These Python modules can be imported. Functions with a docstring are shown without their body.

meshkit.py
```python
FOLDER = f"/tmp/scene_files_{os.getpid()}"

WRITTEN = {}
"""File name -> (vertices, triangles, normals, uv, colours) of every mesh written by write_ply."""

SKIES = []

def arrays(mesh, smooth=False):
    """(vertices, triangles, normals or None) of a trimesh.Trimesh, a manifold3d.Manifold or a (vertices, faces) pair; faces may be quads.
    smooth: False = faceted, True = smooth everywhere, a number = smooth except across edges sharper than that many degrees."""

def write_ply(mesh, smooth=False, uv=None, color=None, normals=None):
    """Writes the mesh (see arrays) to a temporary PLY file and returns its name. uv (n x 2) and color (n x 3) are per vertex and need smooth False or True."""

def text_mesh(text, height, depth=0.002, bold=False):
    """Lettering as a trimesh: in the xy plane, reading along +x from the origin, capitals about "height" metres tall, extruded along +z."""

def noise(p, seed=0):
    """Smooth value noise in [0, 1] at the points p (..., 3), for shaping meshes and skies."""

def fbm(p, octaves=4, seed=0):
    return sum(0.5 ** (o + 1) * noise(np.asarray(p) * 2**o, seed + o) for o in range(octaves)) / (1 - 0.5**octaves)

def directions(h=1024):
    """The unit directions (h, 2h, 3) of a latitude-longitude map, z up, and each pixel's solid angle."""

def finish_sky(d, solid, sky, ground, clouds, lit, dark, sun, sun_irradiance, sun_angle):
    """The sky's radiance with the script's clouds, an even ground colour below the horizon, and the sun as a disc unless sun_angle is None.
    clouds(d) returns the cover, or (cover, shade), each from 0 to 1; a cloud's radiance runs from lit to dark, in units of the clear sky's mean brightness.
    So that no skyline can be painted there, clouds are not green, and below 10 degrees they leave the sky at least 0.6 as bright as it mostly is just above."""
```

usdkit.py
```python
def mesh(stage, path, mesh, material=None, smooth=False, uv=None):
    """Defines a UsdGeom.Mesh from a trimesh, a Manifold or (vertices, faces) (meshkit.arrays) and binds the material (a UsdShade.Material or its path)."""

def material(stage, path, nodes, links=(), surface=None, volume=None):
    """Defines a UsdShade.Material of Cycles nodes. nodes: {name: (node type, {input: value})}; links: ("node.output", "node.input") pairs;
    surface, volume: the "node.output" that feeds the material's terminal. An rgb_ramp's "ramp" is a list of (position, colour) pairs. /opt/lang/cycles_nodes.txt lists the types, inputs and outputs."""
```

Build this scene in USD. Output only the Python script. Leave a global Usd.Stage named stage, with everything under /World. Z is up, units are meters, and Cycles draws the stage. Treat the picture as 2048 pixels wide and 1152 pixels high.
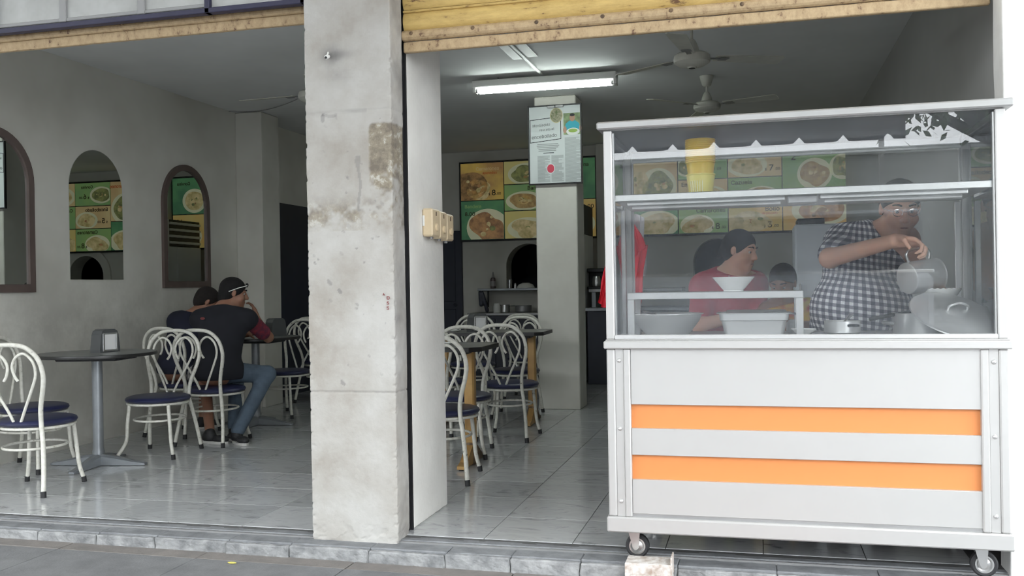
import math, random
import numpy as np
import trimesh, manifold3d, usdkit, meshkit
from pxr import Usd, UsdGeom, UsdLux, UsdShade, Gf, Sdf, Vt

stage = Usd.Stage.CreateInMemory()
UsdGeom.SetStageUpAxis(stage, UsdGeom.Tokens.z)
UsdGeom.SetStageMetersPerUnit(stage, 1.0)
World = UsdGeom.Xform.Define(stage, '/World')
stage.SetDefaultPrim(World.GetPrim())
rng = np.random.default_rng(7)
random.seed(7)

# ------------------------------------------------------------------ camera, sky, exposure
F_PX, YAW, PITCH, ROLL, CAM_H = 1892.86, 0.254224, -0.001753, -0.016567, 1.22
EXPOSURE = 0.0
cy, sy = math.cos(YAW), math.sin(YAW)
_r, _f, _u = np.array([cy, sy, 0]), np.array([-sy, cy, 0]), np.array([0, 0, 1.0])
_fw = _f * math.cos(PITCH) + _u * math.sin(PITCH)
_u2 = _u * math.cos(PITCH) - _f * math.sin(PITCH)
_right = _r * math.cos(ROLL) + _u2 * math.sin(ROLL)
_up = -_r * math.sin(ROLL) + _u2 * math.cos(ROLL)
cam = UsdGeom.Camera.Define(stage, '/World/camera')
cam.AddTransformOp().Set(Gf.Matrix4d(*[*map(float, _right), 0, *map(float, _up), 0, *map(float, -_fw), 0, 0, 0, CAM_H, 1]))
cam.CreateHorizontalApertureAttr(36.0)
cam.CreateVerticalApertureAttr(20.25)
cam.CreateFocalLengthAttr(36.0 * F_PX / 2048)
cam.CreateClippingRangeAttr(Gf.Vec2f(0.05, 500))
cam.CreateExposureAttr(EXPOSURE)
dome = UsdLux.DomeLight.Define(stage, '/World/overcast_sky')
dome.CreateColorAttr(Gf.Vec3f(0.93, 0.97, 1.0))
dome.CreateIntensityAttr(1.8)

# ------------------------------------------------------------------ materials
UsdGeom.Scope.Define(stage, '/World/Looks')
def mat(name, nodes, links, surface): return usdkit.material(stage, '/World/Looks/' + name, nodes, links, surface=surface)
def pm(name, col, rough=0.5, metal=0.0, var=0.0, scale=6.0, bump=0.0, bscale=60.0, col2=None, detail=4, **kw):
    """Principled with optional colour noise between col and col2 (or col darkened by var) and a fine bump."""
    n = {'p': ('principled_bsdf', dict(base_color=col, roughness=rough, metallic=metal, **kw))}
    l = []
    if var or col2 is not None:
        c2 = col2 if col2 is not None else tuple(c * (1 - var) for c in col)
        n['g'] = ('geometry', {}); n['n'] = ('noise_texture', dict(scale=scale, detail=detail, roughness=0.6))
        n['r'] = ('rgb_ramp', {'ramp': [(0.3, c2), (0.68, col)]})
        l += [('g.position', 'n.vector'), ('n.fac', 'r.fac'), ('r.color', 'p.base_color')]
    if bump:
        n.setdefault('g', ('geometry', {}))
        n['bn'] = ('noise_texture', dict(scale=bscale, detail=4)); n['b'] = ('bump', dict(strength=bump, distance=0.01))
        l += [('g.position', 'bn.vector'), ('bn.fac', 'b.height'), ('b.normal', 'p.normal')]
    return mat(name, n, l, 'p.BSDF')
def emit(name, col, strength): return mat(name, {'e': ('emission', dict(color=col, strength=strength))}, [], 'e.emission')

M = {}
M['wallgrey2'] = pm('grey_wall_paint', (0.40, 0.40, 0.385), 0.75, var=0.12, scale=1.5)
M['wall'] = pm('wall_paint', (0.68, 0.67, 0.615), 0.75, col2=(0.58, 0.565, 0.51), scale=1.6, bump=0.12, bscale=25)
# the left wall: same paint, greasy chair-back smudges and dimmer light painted in low down
M['walldirtydim'] = mat('scuffed_dimmed_wall_paint', {'g': ('geometry', {}), 's': ('separate_xyz', {}), 'n': ('noise_texture', dict(scale=1.6, detail=5)), 'r': ('rgb_ramp', {'ramp': [(0.3, (0.58, 0.565, 0.51)), (0.68, (0.70, 0.69, 0.635))]}),
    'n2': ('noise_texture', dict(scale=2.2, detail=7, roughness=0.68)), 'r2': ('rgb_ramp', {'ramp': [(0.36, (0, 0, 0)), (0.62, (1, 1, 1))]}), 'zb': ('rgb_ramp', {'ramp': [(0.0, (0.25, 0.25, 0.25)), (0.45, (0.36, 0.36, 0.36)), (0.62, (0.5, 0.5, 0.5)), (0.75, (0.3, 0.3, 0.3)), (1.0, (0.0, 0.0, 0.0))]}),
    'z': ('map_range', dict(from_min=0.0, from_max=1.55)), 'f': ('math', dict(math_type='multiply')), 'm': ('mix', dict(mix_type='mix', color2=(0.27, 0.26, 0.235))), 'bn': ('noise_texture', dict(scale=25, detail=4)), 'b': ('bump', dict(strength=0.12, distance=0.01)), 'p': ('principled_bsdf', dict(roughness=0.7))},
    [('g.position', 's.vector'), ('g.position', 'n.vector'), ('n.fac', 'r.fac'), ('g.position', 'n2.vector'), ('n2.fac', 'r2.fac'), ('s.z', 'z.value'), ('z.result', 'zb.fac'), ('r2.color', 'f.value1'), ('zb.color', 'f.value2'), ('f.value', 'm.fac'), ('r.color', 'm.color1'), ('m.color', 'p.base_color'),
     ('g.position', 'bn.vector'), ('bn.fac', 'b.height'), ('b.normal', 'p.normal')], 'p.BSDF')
M['ceiling'] = pm('ceiling_paint', (0.80, 0.81, 0.80), 0.8, var=0.1, scale=1.2)
M['navy'] = pm('navy_paint', (0.035, 0.04, 0.06), 0.5, var=0.3, scale=2)
M['brownframe'] = pm('mirror_frame_brown', (0.13, 0.095, 0.085), 0.5, var=0.2, scale=8)
M['mirror'] = mat('mirror_silver', {'g': ('glossy_bsdf', dict(color=(0.80, 0.83, 0.81), roughness=0.0))}, [], 'g.BSDF')
M['steel'] = pm('stainless_steel', (0.68, 0.68, 0.675), 0.24, 0.9, var=0.06, scale=3)
M['steel_soft'] = pm('brushed_sheet_steel', (0.50, 0.495, 0.485), 0.40, 0.35, var=0.04, scale=1.5)
M['steel_dark'] = pm('dull_steel', (0.36, 0.36, 0.36), 0.45, 0.6, var=0.15, scale=4)
M['steel_mid'] = pm('weathered_canopy_steel', (0.40, 0.40, 0.395), 0.4, 0.5, var=0.12, scale=4)
M['grey_walk'] = pm('grey_sidewalk_cement', (0.20, 0.203, 0.207), 0.85, col2=(0.145, 0.147, 0.152), scale=6, bump=0.2, bscale=90)
M['steel_bright'] = pm('satin_cookware_steel', (0.78, 0.78, 0.775), 0.34, 0.65, var=0.05, scale=5)
M['valance'] = pm('dark_canopy_cloth', (0.035, 0.037, 0.042), 0.9)
M['alu'] = pm('aluminium_profile', (0.62, 0.62, 0.615), 0.32, 0.6)
M['orange'] = pm('orange_sheet', (0.66, 0.24, 0.075), 0.4)
M['black'] = pm('black_plastic', (0.015, 0.015, 0.017), 0.45)
M['rubber'] = pm('black_rubber', (0.02, 0.02, 0.022), 0.7)
M['seat'] = pm('navy_vinyl', (0.022, 0.026, 0.075), 0.38, var=0.2, scale=9)
M['tablegrey'] = pm('grey_laminate', (0.20, 0.205, 0.20), 0.35, var=0.25, scale=12)
M['tabledge'] = pm('dark_table_edge', (0.02, 0.02, 0.02), 0.35)
M['polegrey'] = pm('grey_painted_steel', (0.30, 0.32, 0.34), 0.35, 0.4, var=0.2, scale=7)
M['whiteplastic'] = pm('white_plastic', (0.78, 0.78, 0.75), 0.4)
M['fanwhite'] = pm('fan_enamel', (0.62, 0.62, 0.55), 0.4, var=0.15, scale=9)
M['yellow'] = pm('yellow_plastic', (0.84, 0.55, 0.05), 0.35, subsurface_weight=0.15)
M['yellow2'] = pm('pale_yellow_plastic', (0.90, 0.74, 0.17), 0.35, subsurface_weight=0.15)
M['cream'] = pm('cream_plastic', (0.74, 0.60, 0.40), 0.45, var=0.1, scale=20)
M['porcelain'] = pm('white_porcelain', (0.88, 0.88, 0.86), 0.18)
M['redcloth'] = pm('red_cloth', (0.72, 0.022, 0.045), 0.75, var=0.15, scale=12)
M['whitecloth'] = pm('white_cloth', (0.80, 0.80, 0.80), 0.8)
M['skin'] = pm('skin_tan', (0.74, 0.43, 0.31), 0.5, var=0.12, scale=14, subsurface_weight=0.08)
M['skin2'] = pm('skin_brown', (0.34, 0.17, 0.11), 0.5, var=0.12, scale=14, subsurface_weight=0.08)
M['hair'] = pm('black_hair', (0.008, 0.007, 0.008), 0.85, var=0.5, scale=60)
M['hair2'] = pm('dark_brown_hair', (0.016, 0.011, 0.010), 0.85, var=0.5, scale=60)
M['blackshirt'] = pm('black_cotton', (0.012, 0.013, 0.02), 0.85, var=0.3, scale=10)
M['navyshirt'] = pm('navy_cotton', (0.012, 0.015, 0.035), 0.85, var=0.3, scale=10)
M['jeans'] = pm('blue_denim', (0.10, 0.14, 0.19), 0.85, var=0.35, scale=9, bump=0.1, bscale=200)
M['plaid'] = pm('red_plaid_sleeve', (0.30, 0.03, 0.05), 0.85, col2=(0.06, 0.02, 0.05), scale=28)
M['shorts'] = pm('patterned_shorts', (0.62, 0.60, 0.58), 0.85, col2=(0.05, 0.05, 0.06), scale=26, detail=1)
M['sneaker'] = pm('black_sneaker', (0.02, 0.02, 0.022), 0.6)
M['sole'] = pm('pale_rubber_sole', (0.55, 0.54, 0.52), 0.6)
M['pinkshirt'] = pm('red_shirt', (0.50, 0.045, 0.075), 0.8, var=0.2, scale=8)
M['floral'] = pm('yellow_red_print', (0.75, 0.58, 0.05), 0.8, col2=(0.55, 0.06, 0.05), scale=16, detail=1)
M['trousers'] = pm('dark_trousers', (0.03, 0.03, 0.04), 0.8)
M['woodpole'] = pm('varnished_wood', (0.50, 0.31, 0.11), 0.4, col2=(0.36, 0.20, 0.07), scale=5)
M['wornbase'] = pm('worn_brown_base', (0.22, 0.14, 0.075), 0.6, col2=(0.05, 0.035, 0.025), scale=24)
M['asphalt'] = pm('street_asphalt', (0.23, 0.23, 0.235), 0.9, var=0.3, scale=6, bump=0.3, bscale=120)
M['brown_walk'] = pm('sidewalk_cement', (0.225, 0.205, 0.19), 0.85, col2=(0.16, 0.15, 0.142), scale=7, bump=0.2, bscale=90)
M['red_walk'] = pm('sidewalk_red_slab', (0.32, 0.19, 0.17), 0.85, col2=(0.20, 0.17, 0.16), scale=6, bump=0.2, bscale=90)
M['kerb'] = pm('kerb_stone', (0.36, 0.365, 0.365), 0.85, col2=(0.15, 0.155, 0.16), scale=11, bump=0.5, bscale=45)
M['kerbtop'] = pm('kerb_top_worn', (0.25, 0.26, 0.27), 0.75, col2=(0.15, 0.155, 0.165), scale=9, bump=0.3, bscale=50)
M['facade'] = pm('facade_plaster', (0.80, 0.79, 0.75), 0.85, col2=(0.70, 0.69, 0.65), scale=3, bump=0.2, bscale=30)
M['whitepillar'] = pm('white_pillar_plaster', (0.82, 0.82, 0.80), 0.8, col2=(0.66, 0.65, 0.63), scale=3.5, bump=0.2, bscale=30)
M['signnavy'] = pm('navy_frame_paint', (0.028, 0.027, 0.065), 0.5, var=0.2)
M['frosted'] = pm('dusty_white_pane', (0.50, 0.51, 0.50), 0.5, col2=(0.38, 0.385, 0.37), scale=5)
M['greymullion'] = pm('grey_mullion', (0.30, 0.30, 0.30), 0.5)
M['leaf'] = mat('tree_leaf', {'d': ('principled_bsdf', dict(base_color=(0.045, 0.085, 0.03), roughness=0.5)), 't': ('translucent_bsdf', dict(color=(0.05, 0.10, 0.02))), 'm': ('mix_closure', dict(fac=0.3))},
                [('d.BSDF', 'm.closure1'), ('t.BSDF', 'm.closure2')], 'm.closure')
M['bark'] = pm('bark', (0.07, 0.055, 0.04), 0.9, var=0.4)
M['carwhite'] = pm('white_awning_cloth', (0.80, 0.80, 0.80), 0.6)
M['cargrey'] = pm('grey_van_paint', (0.30, 0.32, 0.34), 0.3)
M['carblue'] = pm('blue_van_paint', (0.05, 0.08, 0.20), 0.3)
M['chrome'] = pm('chrome', (0.85, 0.85, 0.85), 0.12, 1.0)
M['wallgrey'] = pm('far_wall', (0.20, 0.21, 0.20), 0.9, var=0.2, scale=1)
# glass: clear pane, lets light through
M['glass'] = mat('pane_glass', {'f': ('fresnel', dict(IOR=1.6)), 't': ('transparent_bsdf', dict(color=(0.985, 0.99, 0.99))), 'g': ('glossy_bsdf', dict(color=(1, 1, 1), roughness=0.0)), 'm': ('mix_closure', {}), 'd': ('diffuse_bsdf', dict(color=(0.62, 0.68, 0.76))),
                 'geo': ('geometry', {}), 'n': ('noise_texture', dict(scale=3.5, detail=4)), 'mr': ('map_range', dict(from_min=0.3, from_max=0.7, to_min=0.012, to_max=0.04)), 'm2': ('mix_closure', {})},
                 [('f.fac', 'm.fac'), ('t.BSDF', 'm.closure1'), ('g.BSDF', 'm.closure2'), ('geo.position', 'n.vector'), ('n.fac', 'mr.value'), ('mr.result', 'm2.fac'), ('m.closure', 'm2.closure1'), ('d.BSDF', 'm2.closure2')], 'm2.closure')   # with a thin greasy dust film that also stands in for reflection haze
# chair paint: cream white with dark chips
M['chair'] = mat('chair_enamel', {'g': ('geometry', {}), 'n': ('noise_texture', dict(scale=38, detail=3, roughness=0.6)), 'r': ('rgb_ramp', {'ramp': [(0.27, (0.12, 0.11, 0.09)), (0.33, (0.58, 0.57, 0.50)), (0.6, (0.70, 0.69, 0.63))]}),
                 'p': ('principled_bsdf', dict(roughness=0.35))}, [('g.position', 'n.vector'), ('n.fac', 'r.fac'), ('r.color', 'p.base_color')], 'p.BSDF')
# rusty tan shutter paint
M['shutter'] = mat('shutter_tan_paint', {'g': ('geometry', {}), 'mp': ('mapping', dict(scale=(1.0, 3.0, 3.5))), 'n': ('noise_texture', dict(scale=7, detail=6, roughness=0.7)),
                   'r': ('rgb_ramp', {'ramp': [(0.33, (0.14, 0.07, 0.03)), (0.40, (0.52, 0.355, 0.12)), (0.62, (0.66, 0.47, 0.165))]}), 'p': ('principled_bsdf', dict(roughness=0.6))},
                   [('g.position', 'mp.vector'), ('mp.vector', 'n.vector'), ('n.fac', 'r.fac'), ('r.color', 'p.base_color')], 'p.BSDF')
M['shutterbar'] = mat('shutter_bar_rusty', {'g': ('geometry', {}), 'mp': ('mapping', dict(scale=(2.0, 3.0, 1.2))), 'n': ('noise_texture', dict(scale=13, detail=6, roughness=0.75)),
                   'r': ('rgb_ramp', {'ramp': [(0.33, (0.13, 0.065, 0.04)), (0.42, (0.42, 0.30, 0.17)), (0.6, (0.52, 0.385, 0.225))]}), 'p': ('principled_bsdf', dict(roughness=0.65))},
                   [('g.position', 'mp.vector'), ('mp.vector', 'n.vector'), ('n.fac', 'r.fac'), ('r.color', 'p.base_color')], 'p.BSDF')
# marble floor tiles: three variants of grey with soft diagonal veins
def marble(name, base, dark, ph):
    return mat(name, {'g': ('geometry', {}), 'mp': ('mapping', dict(rotation=(0, 0, ph), scale=(1.0, 2.6, 1), location=(ph * 3, 0, 0))), 'n': ('noise_texture', dict(scale=3.6, detail=8, roughness=0.66, distortion=1.2)),
               'r': ('rgb_ramp', {'ramp': [(0.30, tuple(c * 0.75 for c in dark)), (0.40, base), (0.56, tuple(c * 1.12 for c in base)), (0.68, dark)]}), 'p': ('principled_bsdf', dict(roughness=0.13, specular_ior_level=0.6))},
               [('g.position', 'mp.vector'), ('mp.vector', 'n.vector'), ('n.fac', 'r.fac'), ('r.color', 'p.base_color')], 'p.BSDF')
M['tile'] = [marble('marble_tile_%s' % s, b, d, ph) for s, b, d, ph in (('pale', (0.50, 0.51, 0.515), (0.36, 0.37, 0.38), 0.5), ('mid', (0.465, 0.475, 0.48), (0.33, 0.34, 0.35), 0.9), ('grey', (0.43, 0.44, 0.445), (0.30, 0.31, 0.32), 0.2))]
M['grout'] = pm('dark_grout', (0.10, 0.10, 0.10), 0.9)
# pillar: plaster with stains; st.x = bare-patch mask, st.y = soot mask (both shapes of real wear, computed on the mesh)
M['pillar'] = mat('stained_pillar_plaster', {
    'uv': ('uvmap', dict(attribute='st')), 's': ('separate_xyz', {}), 'g': ('geometry', {}),
    'n1': ('noise_texture', dict(scale=3.0, detail=6, roughness=0.62)), 'r1': ('rgb_ramp', {'ramp': [(0.30, (0.315, 0.29, 0.255)), (0.46, (0.385, 0.368, 0.338)), (0.64, (0.445, 0.435, 0.412))]}),
    'n2': ('noise_texture', dict(scale=16, detail=5, roughness=0.7)), 'r2': ('rgb_ramp', {'ramp': [(0.38, (0.165, 0.14, 0.112)), (0.56, (0.275, 0.24, 0.18)), (0.64, (0.46, 0.44, 0.39))]}),
    'm1': ('mix', dict(mix_type='mix')), 'm2': ('mix', dict(mix_type='mix', color2=(0.17, 0.165, 0.16))), 'bn': ('noise_texture', dict(scale=40, detail=5)), 'b': ('bump', dict(strength=0.25, distance=0.008)),
    'p': ('principled_bsdf', dict(roughness=0.85))},
    [('uv.UV', 's.vector'), ('g.position', 'n1.vector'), ('n1.fac', 'r1.fac'), ('g.position', 'n2.vector'), ('n2.fac', 'r2.fac'), ('s.x', 'm1.fac'), ('r1.color', 'm1.color1'), ('r2.color', 'm1.color2'),
     ('s.y', 'm2.fac'), ('m1.color', 'm2.color1'), ('m2.color', 'p.base_color'), ('g.position', 'bn.vector'), ('bn.fac', 'b.height'), ('b.normal', 'p.normal')], 'p.BSDF')
# gingham: st in metres on the cloth
def gingham(name, pitch):
    n = {'uv': ('uvmap', dict(attribute='st')), 's': ('separate_xyz', {}), 'p': ('principled_bsdf', dict(roughness=0.85)), 'add': ('math', dict(math_type='add')), 'half': ('math', dict(math_type='multiply', value2=0.5)),
         'r': ('rgb_ramp', {'ramp': [(0.0, (0.90, 0.90, 0.92)), (0.24, (0.90, 0.90, 0.92)), (0.26, (0.28, 0.27, 0.33)), (0.74, (0.28, 0.27, 0.33)), (0.76, (0.05, 0.05, 0.09)), (1, (0.05, 0.05, 0.09))]})}
    l = [('uv.UV', 's.vector')]
    for a in 'xy':
        n['d' + a] = ('math', dict(math_type='divide', value2=pitch)); n['f' + a] = ('math', dict(math_type='fraction')); n['t' + a] = ('math', dict(math_type='greater_than', value2=0.47))
        l += [('s.' + a, f'd{a}.value1'), (f'd{a}.value', f'f{a}.value1'), (f'f{a}.value', f't{a}.value1')]
    l += [('tx.value', 'add.value1'), ('ty.value', 'add.value2'), ('add.value', 'half.value1'), ('half.value', 'r.fac'), ('r.color', 'p.base_color')]
    return mat(name, n, l, 'p.BSDF')
M['gingham'] = gingham('navy_gingham_cotton', 0.034)
M['lamptube'] = emit('fluorescent_glow', (0.90, 1.0, 0.95), 33.0)

# ------------------------------------------------------------------ scene graph helpers
_used = {}
def _path(parent, name):
    base = parent + '/' + name
    k = _used.get(base, 0); _used[base] = k + 1
    return base if k == 0 else f'{base}_{k:03d}'
def tag(prim, label=None, cat=None, group=None, kind=None):
    for k, v in (('label', label), ('category', cat), ('group', group), ('kind', kind)):
        if v: prim.SetCustomDataByKey(k, v)
    return prim
class T:
    """A thing: an Xform at the thing's base; its parts are given in world coordinates (or local when local=True)."""
    def __init__(s, name, loc=(0, 0, 0), rot=0.0, label=None, cat=None, group=None, kind=None, local=False, prim=None):
        s.path = _path('/World', name); s.loc = np.asarray(loc, float); s.rot = rot; s.local = local
        x = UsdGeom.Xform.Define(stage, s.path); x.AddTranslateOp().Set(Gf.Vec3d(*map(float, loc))); x.AddRotateZOp().Set(math.degrees(rot))
        s.prim = tag(x.GetPrim(), label, cat, group, kind)
    def add(s, name, mesh, m, parent=None, smooth=False, uv=None, label=None, kind=None):
        v, f = vf(mesh)
        if not s.local:
            v = v - s.loc; c, q = math.cos(-s.rot), math.sin(-s.rot)
            v = np.stack([v[:, 0] * c - v[:, 1] * q, v[:, 0] * q + v[:, 1] * c, v[:, 2]], 1)
        p = _path(parent or s.path, name)
        pr = usdkit.mesh(stage, p, trimesh.Trimesh(v, f, process=False), M[m] if isinstance(m, str) else m, smooth=smooth, uv=uv).GetPrim()
        tag(pr, label, None, None, kind)
        return p
def solo(name, mesh, m, label=None, cat=None, group=None, kind=None, smooth=False, uv=None):
    pr = usdkit.mesh(stage, _path('/World', name), trimesh.Trimesh(*vf(mesh), process=False), M[m] if isinstance(m, str) else m, smooth=smooth, uv=uv).GetPrim()
    return tag(pr, label, cat, group, kind)
def copy_of(src, name, loc, rot, label, group=None, tilt=None):
    x = UsdGeom.Xform.Define(stage, _path('/World', name))
    x.GetPrim().GetReferences().AddInternalReference(src.path)
    x.ClearXformOpOrder()
    x.GetPrim().GetAttribute('xformOp:translate').Set(Gf.Vec3d(*map(float, loc))); x.GetPrim().GetAttribute('xformOp:rotateZ').Set(math.degrees(rot))
    x.SetXformOpOrder([UsdGeom.XformOp(x.GetPrim().GetAttribute('xformOp:translate')), UsdGeom.XformOp(x.GetPrim().GetAttribute('xformOp:rotateZ'))])
    x.GetPrim().SetInstanceable(True)
    was = src.prim.GetCustomData()
    return tag(x.GetPrim(), label, was.get('category'), group or was.get('group'))

# ------------------------------------------------------------------ mesh helpers
def vf(m):
    v, f, _ = meshkit.arrays(m)
    return np.asarray(v, float), np.asarray(f, int)
def J(*ms):
    vs, fs, n = [], [], 0
    for m in ms:
        v, f = vf(m); vs.append(v); fs.append(f + n); n += len(v)
    return np.vstack(vs), np.vstack(fs)
def mv(m, t=(0, 0, 0), rz=0.0, R=None, s=1.0):
    v, f = vf(m); v = v * s
    if R is not None: v = v @ np.asarray(R).T
    if rz: c, q = math.cos(rz), math.sin(rz); v = np.stack([v[:, 0] * c - v[:, 1] * q, v[:, 0] * q + v[:, 1] * c, v[:, 2]], 1)
    return v + np.asarray(t, float), f
def box(x0, x1, y0, y1, z0, z1, b=0.0):
    """Box, with bevelled edges if b."""
    if b <= 0:
        m = trimesh.creation.box(extents=(x1 - x0, y1 - y0, z1 - z0)); m.apply_translation(((x0 + x1) / 2, (y0 + y1) / 2, (z0 + z1) / 2))
        return vf(m)
    b = min(b, 0.49 * min(x1 - x0, y1 - y0, z1 - z0)); pts = []
    for sx in (0, 1):
        for s_y in (0, 1):
            for sz in (0, 1):
                p = np.array([x1 if sx else x0, y1 if s_y else y0, z1 if sz else z0]); d = np.array([-1 if sx else 1, -1 if s_y else 1, -1 if sz else 1])
                for k in range(3):
                    q = p + d * b; q[k] = p[k]; pts.append(q)
    return vf(trimesh.convex.convex_hull(np.array(pts)))
def lathe(prof, n=32, c=(0, 0, 0)):
    """prof: (r, z) from bottom to top along the outside (closed solids start and end at r = 0, or go back down inside)."""
    prof = np.asarray(prof, float); a = np.linspace(0, 2 * math.pi, n, endpoint=False); k = len(prof)
    v = np.stack([np.outer(prof[:, 0], np.cos(a)), np.outer(prof[:, 0], np.sin(a)), np.repeat(prof[:, 1:2], n, 1)], -1).reshape(-1, 3)
    f = []
    for i in range(k - 1):
        for j in range(n):
            j2 = (j + 1) % n
            f += [[i * n + j, i * n + j2, (i + 1) * n + j2], [i * n + j, (i + 1) * n + j2, (i + 1) * n + j]]
    return v + np.asarray(c, float), np.array(f)
def cyl(a, b, r, n=16, r2=None):
    return tube([a, b], [r, r if r2 is None else r2], n)
def spline(pts, n=8, closed=False):
    P = np.asarray(pts, float); N = len(P); out = []
    rngk = range(N if closed else N - 1)
    for i in rngk:
        p0, p1, p2, p3 = (P[(i + k) % N] if closed else P[min(max(i + k, 0), N - 1)] for k in (-1, 0, 1, 2))
        for t in np.linspace(0, 1, n, endpoint=False):
            out.append(0.5 * ((2 * p1) + (-p0 + p2) * t + (2 * p0 - 5 * p1 + 4 * p2 - p3) * t * t + (-p0 + 3 * p1 - 3 * p2 + p3) * t ** 3))
    if not closed: out.append(P[-1])
    return np.array(out)
def tube(path, r, n=10, closed=False, flat=None):
    """Round tube along a polyline, capped; r a number or one per point; flat = (axis, factor) squashes."""
    P = np.asarray(path, float); N = len(P); r = np.broadcast_to(r, N)
    d = np.roll(P, -1, 0) - np.roll(P, 1, 0) if closed else np.gradient(P, axis=0)
    d /= np.maximum(np.linalg.norm(d, axis=1, keepdims=True), 1e-9)
    ref = np.array([0, 0, 1.0]) if abs(d[0][2]) < 0.9 else np.array([1.0, 0, 0])
    x = np.cross(ref, d[0]); x /= np.linalg.norm(x); X = []
    for i in range(N):
        x = x - d[i] * (x @ d[i]); x /= np.linalg.norm(x); X.append(x)
    X = np.array(X); Y = np.cross(d, X); a = np.linspace(0, 2 * math.pi, n, endpoint=False)
    v = (P[:, None] + r[:, None, None] * (np.cos(a)[None, :, None] * X[:, None] + np.sin(a)[None, :, None] * Y[:, None])).reshape(-1, 3)
    f = []
    for i in range(N if closed else N - 1):
        i2 = (i + 1) % N
        for j in range(n):
            j2 = (j + 1) % n
            f += [[i * n + j, i * n + j2, i2 * n + j2], [i * n + j, i2 * n + j2, i2 * n + j]]
    if not closed:
        v = np.vstack([v, P[0], P[-1]])
        for j in range(n):
            f += [[N * n, (j + 1) % n, j], [N * n + 1, (N - 1) * n + j, (N - 1) * n + (j + 1) % n]]
    return v, np.array(f)
def extrude(poly, h, z=0.0):
    from shapely.geometry import Polygon
    m = trimesh.creation.extrude_polygon(poly if not isinstance(poly, (list, np.ndarray)) else Polygon(poly), h, engine='earcut'); m.apply_translation((0, 0, z)); return vf(m)
def upright(m, Y, flip=False):
    """A mesh drawn in the xy plane (x right, y up, z thickness towards the viewer) stood up at the plane Y, facing -Y."""
    v, f = vf(m); return np.stack([v[:, 0], Y - v[:, 2], v[:, 1]], 1), f
def ring(c, R, r, n=40, m=8, sx=1.0):
    a = np.linspace(0, 2 * math.pi, n, endpoint=False)
    return tube(np.stack([c[0] + R * sx * np.cos(a), c[1] + R * np.sin(a), np.full(n, c[2])], 1), r, m, closed=True)
def rot(ax, a):
    return trimesh.transformations.rotation_matrix(a, ax)[:3, :3]
def frame(d, up=(0, 0, 1)):
    """Columns (right, forward=d, up)."""
    d = np.asarray(d, float); d /= np.linalg.norm(d); x = np.cross(d, up); x /= np.linalg.norm(x); z = np.cross(x, d)
    return np.stack([x, d, z], 1)
def text(s, h, depth=0.001, bold=False): return meshkit.text_mesh(s, h, depth, bold)
def disk(cx, cy, rx, ry, t=0.002, n=28):
    a = np.linspace(0, 2 * math.pi, n, endpoint=False)
    return extrude(np.stack([cx + rx * np.cos(a), cy + ry * np.sin(a)], 1), t)
def blob2(cx, cy, rx, ry, t, seed, n=36, wob=0.22):
    g = np.random.default_rng(seed); a = np.linspace(0, 2 * math.pi, n, endpoint=False); w = 1 + sum(wob / (k + 1) * g.normal() * np.cos((k + 2) * a + g.uniform(0, 6)) for k in range(5)) * 0.6
    return extrude(np.stack([cx + rx * w * np.cos(a), cy + ry * w * np.sin(a)], 1), t)

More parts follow.
